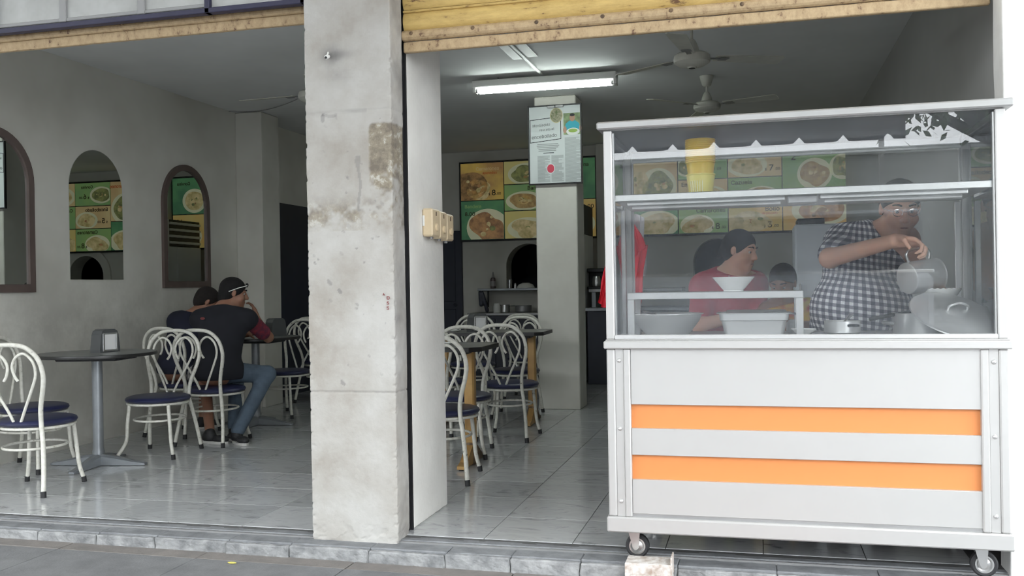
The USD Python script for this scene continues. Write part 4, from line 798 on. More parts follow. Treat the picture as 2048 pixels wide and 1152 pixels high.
fr.add('body', box(-2.60, -2.10, 11.42, YB - 0.17, 0.02, 1.86, 0.006), pm_once('white_fridge_sheet', (0.80, 0.82, 0.82), 0.3)); fr.add('compressor_box', box(-2.59, -2.10, 11.42, YB - 0.17, 1.865, 2.24, 0.006), 'black')
for k in range(4): fr.add('vent_slat', box(-2.612, -2.585, 11.62, YB - 0.18, 1.90 + 0.09 * k, 1.935 + 0.09 * k, 0.004), pm_once('white_fridge_sheet', (0.80, 0.82, 0.82), 0.3))
fr.add('side_panel', box(-2.606, -2.60, 11.80, YB - 0.175, 0.05, 1.85, 0.002), pm_once('white_fridge_sheet', (0.80, 0.82, 0.82), 0.3)); fr.add('corner_panel', box(-2.612, -2.58, 11.40, 11.60, 0.02, 2.24, 0.004), pm_once('white_fridge_sheet', (0.80, 0.82, 0.82), 0.3))
wf = T('white_refrigerator', (0.62, 9.3, 0), label='pale grey refrigerator behind the cook', cat='refrigerator')
wf.add('body', box(0.33, 0.98, 9.0, 9.6, 0.0, 1.74, 0.012), pm_once('fridge_enamel', (0.55, 0.58, 0.62), 0.4)); wf.add('door', box(0.335, 0.975, 8.955, 8.998, 0.62, 1.735, 0.012), _once['fridge_enamel']); wf.add('freezer_door', box(0.335, 0.975, 8.955, 8.998, 0.06, 0.61, 0.012), _once['fridge_enamel']); wf.add('handle', box(0.36, 0.38, 8.92, 8.957, 0.8, 1.2, 0.005), 'steel')
solo('storage_box', box(0.36, 0.60, 9.1, 9.5, 1.742, 1.80, 0.006), 'black', label='flat black box on top of the pale refrigerator', cat='box')

# ================================================================== FOOD CART
X0, X1, Y0, Y1 = -0.652, 0.965, 4.15, 4.85
ca = T('food_cart', (0.156, 4.5, 0.0), label='stainless steel food cart with glass display and two orange stripes', cat='food cart')
ca.add('base_rail', J(box(-0.661, 0.976, 4.138, 4.175, 0.130, 0.198, 0.006), box(-0.661, 0.976, 4.825, 4.862, 0.130, 0.198, 0.006), box(-0.661, -0.62, 4.175, 4.825, 0.130, 0.198, 0.004), box(0.935, 0.976, 4.175, 4.825, 0.130, 0.198, 0.004)), 'steel_soft')
ca.add('bottom_plate', box(-0.64, 0.955, 4.16, 4.84, 0.192, 0.212), 'steel_dark')
fy = 4.158
for za, zb in ((0.692, 0.937), (0.470, 0.587), (0.212, 0.362)):
    ca.add('front_panel', J(box(-0.548, 0.868, fy, fy + 0.004, za, zb, 0.0015), box(-0.548, 0.868, fy + 0.004, fy + 0.02, zb - 0.004, zb), box(-0.548, 0.868, fy + 0.004, fy + 0.02, za, za + 0.004)), 'steel_soft')
for za, zb in ((0.587, 0.692), (0.362, 0.470)): ca.add('orange_stripe', box(-0.56, 0.88, fy + 0.020, fy + 0.024, za - 0.012, zb + 0.012), 'orange')
def corner(s):
    e = X0 if s < 0 else X1; q = -s   # q points inwards
    bx = lambda a, b, y0, y1, bev: box(min(e + q * a, e + q * b), max(e + q * a, e + q * b), y0, y1, 0.198, 0.937, bev)
    return J(bx(0.0, 0.036, 4.148, 4.20, 0.006), bx(0.036, 0.074, 4.156, 4.18, 0.002), bx(0.074, 0.103, 4.147, 4.19, 0.005))
for s in (-1, 1):
    p = ca.add('corner_post', corner(s), 'steel_soft')
    for z in (0.885, 0.585, 0.265):
        ca.add('bolt', mv(lathe([(0, 0), (0.010, 0), (0.009, 0.004), (0.005, 0.007), (0, 0.008)], 14), ((X0 + 0.054) if s < 0 else (X1 - 0.054), 4.156, z), R=rot([1, 0, 0], math.pi / 2)), 'alu', smooth=50, parent=p)
for xx in (X0, X1 - 0.004): ca.add('side_panel', box(xx, xx + 0.004, 4.20, 4.84, 0.198, 0.937), 'steel_soft')
ca.add('rear_panel', box(X0, X1, 4.836, 4.84, 0.198, 0.937), 'steel_soft')
ca.add('counter', J(box(-0.663, 0.978, 4.135, 4.87, 0.937, 0.972, 0.005), box(-0.655, 0.970, 4.146, 4.862, 0.972, 0.978, 0.002)), 'steel_soft')
for sx in (X0, X1 - 0.037):
    for yq in (4.152, 4.805):
        ca.add('post', box(sx, sx + 0.037, yq, yq + 0.037, 0.978, 1.900, 0.004), 'steel_soft')
        ca.add('post_bead', box(sx + (0.037 if sx < 0 else -0.010), sx + (0.047 if sx < 0 else 0.0), yq + 0.012, yq + 0.028, 0.995, 1.89, 0.002), 'alu')
ca.add('canopy', J(box(-0.678, 0.993, 4.128, 4.90, 1.902, 1.936, 0.006), box(-0.64, 0.955, 4.16, 4.86, 1.899, 1.903)), 'steel_mid')
ca.add('canopy_frame', J(box(X0 + 0.04, X1 - 0.04, 4.80, 4.835, 1.845, 1.885, 0.003), box(X0 + 0.04, X1 - 0.04, 4.796, 4.812, 1.832, 1.846, 0.002), box(X0 + 0.002, X0 + 0.03, 4.19, 4.80, 1.87, 1.90, 0.003), box(X1 - 0.03, X1 - 0.002, 4.19, 4.80, 1.87, 1.90, 0.003)), 'steel')
ca.add('glass_bead', box(X0 + 0.037, X1 - 0.037, 4.150, 4.176, 0.978, 0.998, 0.003), 'alu')
ca.add('front_pane', box(X0 + 0.030, X1 - 0.030, 4.164, 4.168, 0.990, 1.899), 'glass', label='front display glass')
for xx in (X0 + 0.016, X1 - 0.020): ca.add('side_pane', box(xx, xx + 0.004, 4.185, 4.81, 0.985, 1.88), 'glass', label='side glass')
ca.add('shelf', J(box(X0 + 0.042, X1 - 0.044, 4.185, 4.78, 1.588, 1.594), box(X0 + 0.042, X1 - 0.044, 4.178, 4.200, 1.586, 1.617, 0.003), box(X0 + 0.042, X1 - 0.044, 4.765, 4.785, 1.586, 1.617, 0.003)), 'steel')
for a, b in ((-0.56, 0.12), (0.26, 0.84)): ca.add('lamp_fitting', J(box(a, b, 4.225, 4.275, 1.570, 1.588, 0.003), cyl((a + 0.02, 4.25, 1.562), (b - 0.02, 4.25, 1.562), 0.010, 12)), 'steel', label='unlit tube lamp under the shelf')
ca.add('junction_box', box(0.13, 0.25, 4.22, 4.28, 1.555, 1.588, 0.004), 'steel_dark')
gY = 4.30
ca.add('inner_guard', J(box(-0.575, 0.190, gY, gY + 0.03, 1.150, 1.181, 0.002), box(0.160, 0.190, gY, gY + 0.03, 0.978, 1.150, 0.002), box(-0.575, -0.545, gY, gY + 0.03, 0.978, 1.150, 0.002)), 'alu')
ca.add('guard_top', box(-0.575, 0.19, gY + 0.03, gY + 0.26, 1.174, 1.181), 'steel')
ca.add('guard_leg', J(box(0.16, 0.19, gY + 0.23, gY + 0.26, 0.978, 1.174, 0.002), box(-0.575, -0.545, gY + 0.23, gY + 0.26, 0.978, 1.174, 0.002)), 'alu')
ca.add('sliding_frame', J(box(X0 + 0.002, X0 + 0.03, 4.60, 4.63, 0.98, 1.58, 0.002), box(X1 - 0.075, X1 - 0.05, 4.775, 4.795, 0.98, 1.58, 0.002)), 'alu')
for xx, lab in ((-0.545, 1), (0.872, 2)):
    for yy in (4.235, 4.77):
        c = np.array([xx, yy, 0.0])
        p = ca.add('caster', J(box(xx - 0.035, xx + 0.035, yy - 0.03, yy + 0.03, 0.120, 0.131, 0.002), *[mv(extrude(Polygon([(-0.032, 0.125), (0.018, 0.125), (0.012, 0.045), (0.006, 0.036), (-0.006, 0.036), (-0.014, 0.050)]), 0.004), (0, 0, 0), R=np.array([[1, 0, 0], [0, 0, -1], [0, 1, 0]])) if False else (lambda v, f: (np.stack([v[:, 0] + xx, yy + o + v[:, 2], v[:, 1] + 0.002], 1), f))(*extrude(Polygon([(-0.034, 0.125), (0.020, 0.125), (0.014, 0.045), (0.006, 0.036), (-0.006, 0.036), (-0.014, 0.050)]), 0.004)) for o in (-0.026, 0.022)]), 'steel')
        tyre = mv(lathe([(0.034, -0.016), (0.046, -0.018), (0.0525, -0.012), (0.0525, 0.012), (0.046, 0.018), (0.034, 0.016)], 28), c + [0.006, 0, 0.0525], R=rot([1, 0, 0], math.pi / 2))
        hub = mv(lathe([(0, -0.020), (0.008, -0.022), (0.010, -0.014), (0.024, -0.010), (0.030, -0.018), (0.036, -0.018), (0.037, 0.016), (0, 0.016)], 28), c + [0.006, 0, 0.0525], R=rot([1, 0, 0], -math.pi / 2))
        ca.add('tyre', tyre, 'rubber', parent=p, smooth=40); ca.add('wheel_hub', hub, 'steel', parent=p, smooth=40)
# little iron stand in front of the kerb, under the left wheel
st = T('iron_stand', (-0.47, 4.1, -0.085), label='small rusty white iron stand at the kerb under the cart wheel', cat='stand')
rw = pm_once('rusty_white_iron', (0.72, 0.70, 0.67), 0.6, col2=(0.34, 0.27, 0.22), scale=30)
st.add('top_plate', rough(box(-0.572, -0.375, 4.05, 4.17, 0.018, 0.025, 0.002), 0.0015, 30, 3, 0.03), rw)
st.add('front_rail', box(-0.572, -0.375, 4.046, 4.052, -0.022, 0.024, 0.001), rw)
st.add('lower_rail', box(-0.55, -0.397, 4.044, 4.052, -0.040, -0.022, 0.001), rw)
for a in (-0.572, -0.399): st.add('leg', box(a, a + 0.024, 4.043, 4.055, -0.092, -0.020, 0.002), rw)
for a in (-0.572, -0.399): st.add('leg', box(a, a + 0.024, 4.145, 4.157, -0.092, 0.019, 0.002), rw)
st.add('side_tab', box(-0.378, -0.372, 4.05, 4.15, -0.03, 0.055, 0.001), rw)

# ---- things on and in the cart
ZK = 0.978
def item(name, label, cat, loc, parts, group=None, rz=0.0):
    t = T(name, loc, rz, label=label, cat=cat, group=group, local=True)
    for nm, ms, mm in parts: t.add(nm, ms, mm, smooth=40)
    return t
# yellow cups: lowest with ribs, the others nested in it
cupw = [(0, 0), (0.050, 0), (0.051, 0.003), (0.0635, 0.096), (0.0662, 0.098), (0.0662, 0.102), (0.0615, 0.102), (0.0595, 0.096), (0.047, 0.006), (0, 0.006)]
cx_, cy2 = -0.243, 4.36
item('plastic_cup', 'lowest yellow cup of the stack, pale with ribs, standing on the cart shelf', 'cup', (cx_, cy2, 1.594), [('cup_wall', lathe([(r * 1.0, z * 1.15) for r, z in cupw], 32), 'yellow2'), ('ribs', J(*[mv(box(-0.0018, 0.0018, -0.0015, 0.0015, 0.012, 0.082), (0.0535 * math.cos(a), 0.0535 * math.sin(a), 0.002), rz=a + math.pi / 2, R=np.array([[1, 0, 0], [0, 1, -0.11], [0, 0.11, 1]])) for a in np.linspace(-2.3, -1.4, 6)]), pm_once('rib_white', (0.95, 0.92, 0.55), 0.4))])
ords = ['second', 'third', 'fourth', 'fifth', 'sixth', 'seventh', 'eighth', 'ninth', 'tenth', 'eleventh', 'twelfth', 'thirteenth']
cup1 = item('plastic_cup', 'second yellow cup from the bottom of the nested stack', 'cup', (cx_, cy2, 1.664), [('cup_wall', lathe(cupw, 32), 'yellow'), ('rim', ring((0, 0, 0.100), 0.066, 0.0022, 32, 6), 'yellow')], group='nested yellow cups on the cart shelf')
for k in range(1, 13): copy_of(cup1, 'plastic_cup', (cx_, cy2, 1.664 + 0.0085 * k), 0, ('topmost yellow cup of the nested stack, its mouth open' if k == 12 else f'{ords[k]} yellow cup from the bottom of the nested stack'))
item('metal_tray', 'low steel tray at the left end of the cart shelf', 'tray', (-0.50, 4.45, 1.594), [('tray_body', J(box(-0.09, 0.10, -0.1, 0.1, 0, 0.004), box(-0.09, 0.10, -0.103, -0.1, 0, 0.035), box(-0.09, 0.10, 0.1, 0.103, 0, 0.035), box(-0.093, -0.09, -0.103, 0.103, 0, 0.035), box(0.10, 0.103, -0.103, 0.103, 0, 0.035)), 'steel'), ('tray_rim', box(-0.1, 0.11, -0.115, -0.103, 0.033, 0.037, 0.001), 'steel')])
bowlp = lambda R, h, f: [(0, 0), (f, 0), (f, 0.006), (f * 1.15, 0.012), (R * 0.72, h * 0.5), (R * 0.93, h * 0.88), (R, h), (R * 0.985, h + 0.002), (R * 0.90, h * 0.86), (R * 0.68, h * 0.5), (f * 1.0, 0.016), (0, 0.012)]
item('soup_bowl', 'wide white soup bowl on the inner guard rail of the cart', 'bowl', (-0.108, 4.43, 1.181), [('bowl_body', lathe(bowlp(0.094, 0.063, 0.045), 40), 'porcelain'), ('spoon_tip', box(-0.02, -0.017, -0.06, -0.03, 0.05, 0.072), 'steel')])
item('mixing_bowl', 'large steel mixing bowl behind the left end of the display glass', 'bowl', (-0.415, 4.47, ZK), [('bowl_body', lathe([(0, 0), (0.09, 0), (0.10, 0.004), (0.150, 0.070), (0.160, 0.098), (0.170, 0.101), (0.170, 0.104), (0.156, 0.102), (0.145, 0.07), (0.095, 0.008), (0, 0.006)], 48), 'steel_bright'), ('soup', lathe([(0, 0.08), (0.147, 0.08), (0.147, 0.083), (0, 0.084)], 36), pm_once('red_onion', (0.30, 0.08, 0.10), 0.5, col2=(0.5, 0.35, 0.35), scale=40)), ('ladle', tube([(0.02, 0.02, 0.05), (-0.06, 0.0, 0.10), (-0.11, -0.03, 0.118)], 0.006, 8), 'steel')])
def gn(w, d, h):
    P = lambda s: sbox(-w / 2 * s, -d / 2 * s, w / 2 * s, d / 2 * s).buffer(0.02)
    o = P(0.9); return o
tr = T('steam_tray', (-0.02, 4.50, ZK), 0.0, label='deep rectangular steel food tray in the middle of the cart', cat='tray', local=True)
rr = lambda w, d, r=0.022: sbox(-w / 2 + r, -d / 2 + r, w / 2 - r, d / 2 - r).buffer(r)
def loft(polys):
    rings = [np.array(p.exterior.coords)[:-1] for p, z in polys]; n = len(rings[0]); v = np.vstack([np.column_stack([r, np.full(n, z)]) for r, (_, z) in zip(rings, polys)]); f = []
    for i in range(len(rings) - 1):
        for j in range(n): j2 = (j + 1) % n; f += [[i * n + j, i * n + j2, (i + 1) * n + j2], [i * n + j, (i + 1) * n + j2, (i + 1) * n + j]]
    return v, np.array(f)
tr.add('tray_body', J(loft([(rr(0.26, 0.20), 0.002), (rr(0.285, 0.225), 0.068), (rr(0.30, 0.24), 0.072), (rr(0.305, 0.245), 0.100), (rr(0.33, 0.27), 0.102), (rr(0.33, 0.27), 0.104), (rr(0.30, 0.24), 0.104), (rr(0.28, 0.22), 0.07), (rr(0.25, 0.19), 0.006)]), extrude(rr(0.26, 0.20), 0.004, 0.002)), 'steel_bright')
tr.add('tray_lid', J(mv(extrude(rr(0.27, 0.20), 0.003), (0.01, 0.03, 0.104), R=rot([1, 0, 0], 0.06))), 'steel_soft', label='loose lid slid open on the tray'); tr.add('serving_spoon', tube([(-0.08, 0, 0.08), (0.10, -0.04, 0.105), (0.185, -0.06, 0.098)], [0.012, 0.005, 0.005], 8), 'steel')
item('white_saucer', 'white saucer right of the inner guard post', 'saucer', (0.195, 4.42, ZK), [('dish', lathe(bowlp(0.055, 0.03, 0.028), 28), 'porcelain')])
solo('folded_napkin', rough(box(0.13, 0.20, 4.60, 4.72, ZK, ZK + 0.06, 0.012), 0.01, 25, 9, 0.02), 'whitecloth', label='crumpled white cloth beside the steel tray', cat='cloth', smooth=True)
sp = item('skillet', 'low round steel pan with a dark side notch on a flat plate', 'pan', (0.365, 4.50, ZK + 0.006), [('pan_body', lathe([(0, 0), (0.072, 0), (0.078, 0.005), (0.078, 0.055), (0.081, 0.057), (0.075, 0.056), (0.073, 0.006), (0, 0.005)], 40), 'steel_bright'), ('handle', tube(spline([(0.02, -0.078, 0.038), (0.045, -0.10, 0.04), (0.06, -0.08, 0.038), (0.04, -0.066, 0.036)], 5), 0.006, 8), 'black'), ('cutlery', J(cyl((-0.02, 0, 0.03), (0.05, 0.02, 0.085), 0.004, 6), cyl((0.0, 0.03, 0.03), (0.03, -0.03, 0.088), 0.004, 6)), 'steel')])
item('flat_plate', 'flat steel plate under the low round pan', 'plate', (0.365, 4.50, ZK), [('dish', lathe([(0, 0), (0.10, 0), (0.14, 0.005), (0.14, 0.0065), (0.10, 0.003), (0, 0.003)], 40), 'steel')])
item('stock_pot', 'tall aluminium stock pot half hidden by its leaning lid', 'pot', (0.715, 4.56, ZK), [('pot_body', lathe([(0, 0), (0.125, 0), (0.130, 0.006), (0.130, 0.092), (0.134, 0.095), (0.127, 0.094), (0.125, 0.008), (0, 0.006)], 44), 'steel_bright'), ('pot_handle', tube(spline([(-0.128, -0.03, 0.045), (-0.165, -0.02, 0.05), (-0.165, 0.02, 0.05), (-0.128, 0.03, 0.045)], 5), 0.008, 8), 'steel_dark'), ('ladle_handle', tube([(-0.05, 0, 0.10), (-0.20, -0.06, 0.075), (-0.235, -0.07, 0.068)], [0.007, 0.009, 0.009], 8), 'black')])
ld = T('pot_lid', (0.83, 4.42, 1.05), label='big round aluminium lid leaning against the stock pot', cat='lid')
Rl = frame((0.20, -0.47, 0.86)); Rl = np.stack([Rl[:, 0], np.cross(Rl[:, 1], Rl[:, 0]), Rl[:, 1]], 1)       # local z = lid's outward normal
lidx = mv(lathe([(0, 0.034), (0.05, 0.033), (0.125, 0.022), (0.166, 0.005), (0.180, 0.004), (0.184, 0.0), (0.180, -0.004), (0.163, 0.0), (0.122, 0.018), (0, 0.030)][::-1], 56), (0.81, 4.40, 1.066), R=Rl)
lidx = (lidx[0] @ np.diag([1, 1, 1]), lidx[1]); ld.add('lid_disc', lidx, 'steel_bright', smooth=40)
ld.add('lid_handle', mv(tube(spline([(-0.045, 0.01, 0.030), (-0.042, 0.01, 0.052), (0, 0.01, 0.066), (0.042, 0.01, 0.052), (0.045, 0.01, 0.030)], 6), 0.006, 8), (0.81, 4.40, 1.066), R=Rl), 'alu', smooth=True)
# bowl being filled and the jug
bf = T('soup_bowl', (0.797, 4.64, 1.095), label='scalloped white bowl held under the steel jug', cat='bowl', local=True)
bv, bfc = lathe(bowlp(0.092, 0.082, 0.045), 48); an = np.arctan2(bv[:, 1], bv[:, 0]); hi = np.clip((bv[:, 2] - 0.05) / 0.03, 0, 1); bv = bv.copy(); bv[:, 2] += 0.0025 * hi * np.cos(24 * an); bf.add('bowl_body', (bv, bfc), 'porcelain', smooth=50); bf.add('soup', lathe([(0, 0.05), (0.062, 0.05), (0.062, 0.052), (0, 0.053)], 24), pm_once('soup_orange', (0.55, 0.22, 0.06), 0.2))
jg = T('steel_jug', (0.70, 4.64, 1.22), label='steel jug tilted by the cook over the white bowl', cat='jug')
ja = np.array([0.84, 0.50, 0.10]); ja /= np.linalg.norm(ja); ju = np.array([0.05, 0.02, 1.0]); ju -= ja * (ju @ ja); ju /= np.linalg.norm(ju); jt = np.cross(ja, ju); RJ = np.stack([jt, -ju, ja], 1) if np.linalg.det(np.stack([jt, -ju, ja], 1)) > 0 else np.stack([-jt, -ju, ja], 1)
jb = np.array([0.648, 4.575, 1.226])
jg.add('jug_body', mv(lathe([(0, 0), (0.066, 0), (0.071, 0.004), (0.074, 0.03), (0.074, 0.15), (0.078, 0.155), (0.078, 0.158), (0.072, 0.157), (0.070, 0.15), (0.068, 0.008), (0, 0.006)], 44), jb, R=RJ), 'steel_bright', smooth=40)
hp = [jb + ja * 0.02 + ju * 0.072, jb + ja * 0.012 + ju * 0.108, jb + ja * 0.045 + ju * 0.128, jb + ja * 0.10 + ju * 0.128, jb + ja * 0.135 + ju * 0.108, jb + ja * 0.13 + ju * 0.073]
jg.add('jug_handle', tube(spline(hp, 6), 0.0065, 10), 'steel', smooth=True)
JH = jb + ja * 0.072 + ju * 0.130
# red apron and white cloth hanging at the cart's rear left corner
def cloth(name, pts_top, length, label, m, seed, drops, y, amp=0.018):
    n, k = len(pts_top), 30; tx = np.interp(np.linspace(0, 1, 44), np.linspace(0, 1, n), [p[0] for p in pts_top]); tz = np.interp(np.linspace(0, 1, 44), np.linspace(0, 1, n), [p[1] for p in pts_top])
    bx = np.interp(np.linspace(0, 1, 44), np.linspace(0, 1, len(drops)), [p[0] for p in drops]); bz = np.interp(np.linspace(0, 1, 44), np.linspace(0, 1, len(drops)), [p[1] for p in drops])
    s = np.linspace(0, 1, k)[:, None]; X = tx * (1 - s) + bx * s; Z = tz * (1 - s) + bz * s; u = np.linspace(0, 1, 44)[None]
    Y = y + amp * np.sin(u * 15 + 2.2 * s + seed) * (0.35 + 0.65 * s) + 0.6 * amp * np.sin(u * 34 + 4 * s) * s; X = X + 0.004 * np.sin(s * 9 + u * 20)
    v = np.stack([X, Y, Z], -1).reshape(-1, 3); back = v + [0, 0.004, 0]; i, j = np.meshgrid(np.arange(k - 1), np.arange(43), indexing='ij'); a = (i * 44 + j).ravel(); q = np.vstack([np.stack([a, a + 1, a + 45], 1), np.stack([a, a + 45, a + 44], 1)]); N_ = len(v)
    border = np.concatenate([np.arange(44), 43 + 44 * np.arange(1, k), (k - 1) * 44 + np.arange(42, -1, -1), 44 * np.arange(k - 2, 0, -1)]); b2 = np.roll(border, -1)
    return (np.vstack([v, back]), np.vstack([q, q[:, ::-1] + N_, np.stack([border, border + N_, b2 + N_], 1), np.stack([border, b2 + N_, b2], 1)]))
ap = T('red_apron', (-0.66, 4.93, 1.62), label='red apron hanging at the left rear corner of the cart', cat='apron')
ap.add('bib', cloth('a', [(-0.690, 1.60), (-0.670, 1.61), (-0.645, 1.60)], 0, '', 'redcloth', 0.5, [(-0.680, 1.36), (-0.62, 1.36), (-0.555, 1.42)], 4.925, 0.010), 'redcloth', smooth=True)
ap.add('skirt', cloth('b', [(-0.682, 1.37), (-0.62, 1.37), (-0.553, 1.425)], 0, '', 'redcloth', 1.5, [(-0.665, 1.075), (-0.63, 1.06), (-0.595, 1.075)], 4.93, 0.016), 'redcloth', smooth=True)
ap.add('tail', cloth('c', [(-0.765, 1.38), (-0.74, 1.38), (-0.69, 1.38)], 0, '', 'redcloth', 2.5, [(-0.815, 1.13), (-0.79, 1.10), (-0.70, 1.10)], 4.94, 0.014), 'redcloth', smooth=True)
ap.add('neck_strap', tube(spline([(-0.698, 4.925, 1.60), (-0.69, 4.90, 1.66), (-0.66, 4.86, 1.69), (-0.675, 4.925, 1.60)], 6), 0.006, 6), 'redcloth')
wc = T('white_cloth', (-0.62, 4.96, 1.58), label='white cloth hanging behind the red apron', cat='cloth')
wc.add('fold', cloth('d', [(-0.66, 1.58), (-0.61, 1.59), (-0.575, 1.57)], 0, '', 'whitecloth', 0.2, [(-0.65, 1.25), (-0.60, 1.25), (-0.562, 1.27)], 4.965, 0.010), 'whitecloth', smooth=True)
wc.add('peg', cyl((-0.645, 4.93, 1.585), (-0.645, 4.985, 1.585), 0.008, 8), 'steel')

# ================================================================== PEOPLE
V3 = lambda *a: np.array(a, float)
def head_prims(c, fwd, s=1.0, tilt=0.0):
    R = frame(fwd)
    if tilt: R = R @ rot([0, 1, 0], tilt)
    L = lambda x, y, z: c + R @ (V3(x, y, z) * s)
    pr = [ell(L(0, -.014, .036), V3(.075, .094, .086) * s, R, .01), ell(L(0, .026, -.045), V3(.058, .064, .072) * s, R, .03), ell(L(0, .066, -.095), V3(.026, .022, .022) * s, R, .025),
          cap(L(-.034, .076, .030), L(.034, .076, .030), .012 * s, .012 * s, .014), ell(L(-.042, .056, -.030), V3(.026, .026, .026) * s, R, .02), ell(L(.042, .056, -.030), V3(.026, .026, .026) * s, R, .02),
          ell(L(-.031, .096, .010), V3(.017, .013, .011) * s, R, .010, True), ell(L(.031, .096, .010), V3(.017, .013, .011) * s, R, .010, True),
          cap(L(0, .087, .016), L(0, .106, -.022), .009 * s, .0145 * s, .010), ell(L(-.013, .095, -.026), V3(.009, .010, .008) * s, R, .006), ell(L(.013, .095, -.026), V3(.009, .010, .008) * s, R, .006),
          cap(L(-.020, .084, -.054), L(.020, .084, -.054), .0075 * s, .0075 * s, .008), cap(L(-.017, .083, -.068), L(.017, .083, -.068), .0085 * s, .0085 * s, .008)]
    for q in (-1, 1):
        pr += [ell(L(q * .077, -.008, .004), V3(.010, .020, .032) * s, R @ rot([0, 0, 1], -q * 0.35), .008)]
    return pr, L, R
def face_parts(t, L, R, s, hair):
    for q in (-1, 1):
        e = t.add('eye', mv(lathe([(0, -.0095), (.0055, -.007), (.0095, 0), (.0055, .007), (0, .0095)], 14), L(q * .030, .0735, .010), s=s), pm_once('eye_white', (0.55, 0.53, 0.50), 0.3), smooth=True)
        t.add('iris', mv(lathe([(0, -.003), (.005, -.002), (.006, 0), (0, .002)], 12), L(q * .030, .0822, .009), s=s, R=R @ rot([1, 0, 0], math.pi / 2)), 'black', parent=e)
        t.add('eyebrow', tube(spline([L(q * .048, .070, .036), L(q * .032, .088, .042), L(q * .014, .090, .036)], 5), [.003 * s] * 5 + [.0045 * s] * 5 + [.003 * s], 6), hair)
    t.add('lips', tube(spline([L(-.024, .083, -.061), L(0, .0925, -.060), L(.024, .083, -.061)], 5), .0038 * s, 6), pm_once('lip_colour', (0.30, 0.12, 0.10), 0.5))
def hair_mesh(L, R, s, style):
    c = lambda x, y, z: L(x, y, z)
    pr = [ell(c(0, -.018, .042), V3(.084, .102, .092) * s, R, .01), ell(c(0, -.055, -.005), V3(.072, .062, .075) * s, R, .02)]
    n = R @ V3(0, .80, -.60); d = n @ c(0, .052 if style != 'long' else .062, .028)
    pr.append(cut(n, d)); n2 = R @ V3(0, .55, -.85); pr.append(cut(n2, n2 @ c(0, -.02, -.045 if style == 'short' else -.13)))
    if style == 'long': pr.insert(2, ell(c(0, -.062, -.045), V3(.066, .055, .075) * s, R, .03))
    if style == 'tail': pr += [cap(c(0, -.10, .03), c(0, -.135, -.06), .030 * s, .014 * s, .02)]
    return sdf_mesh(pr, 0.006)
def hand_prims(w, d, n, curl=0.5, s=1.0, thumb=1):
    """w wrist, d towards the fingers, n the side towards which the fingers close, thumb = +1/-1 side along d x n."""
    d = np.asarray(d, float) / np.linalg.norm(d); n = np.asarray(n, float); n = n - d * (n @ d); n /= np.linalg.norm(n); t = np.cross(d, n); R = np.stack([t, d, n], 1)
    pr = [ell(w + d * .048 * s, V3(.042, .055, .018) * s, R, .012), cap(w, w + d * .03 * s, .025 * s, .026 * s, .015)]
    for i, ln in enumerate((.92, 1.05, 1.0, .8)):
        b = w + d * (.088 - (.006 if i in (0, 3) else 0)) * s + t * thumb * (.030 - .0195 * i) * s; a = curl * 0.7; p = b - d * .02 * s
        pr.append(cap(p, b, .0105 * s, .0098 * s, .006))
        for sg, (l, r) in enumerate(((.042, .0092), (.027, .0086), (.022, .0078))):
            q = b + (d * math.cos(a) + n * math.sin(a)) * l * ln * s; pr.append(cap(b, q, r * s, (r - .0006) * s, .004)); b = q; a += curl
    b = w + d * .025 * s + t * thumb * .030 * s; q = b + (d * .55 + t * thumb * .65 + n * .45) * .042 * s; pr += [cap(b, q, .014 * s, .011 * s, .010), cap(q, q + (d * .8 + n * .5 * (1 + curl) - t * thumb * 0.1) * .030 * s, .0105 * s, .009 * s, .004)]
    return pr
def shoe(t, ank, toe, m='sneaker'):
    ank, toe = np.asarray(ank, float), np.asarray(toe, float); d = toe - ank; d[2] = 0; L = np.linalg.norm(d); d /= L; R = frame(d); z0 = min(ank[2] - 0.085, 0.0) if False else 0.0
    p = t.add('shoe', sdf_mesh([ell(V3(ank[0], ank[1], .045) - d * .02, (.040, .055, .045), R, .03), ell(V3(toe[0], toe[1], .035), (.045, .075, .034), R, .05), cap(V3(ank[0], ank[1], .06), V3(ank[0], ank[1], .085), .043, .040, .03), cut((0, 0, -1), -.008)], 0.008), m, smooth=True)
    c = (ank + toe) / 2; n = 20; a = np.linspace(0, 2 * math.pi, n, endpoint=False); pts = np.stack([.046 * np.cos(a) * (1 + .08 * np.sin(a)), (L / 2 + .075) * np.sin(a)], 1)
    v, f = extrude(pts, .020); t.add('sole', (np.stack([c[0] + v[:, 0] * R[0, 0] + v[:, 1] * d[0], c[1] + v[:, 0] * R[1, 0] + v[:, 1] * d[1], v[:, 2]], 1), f), 'sole', parent=p)
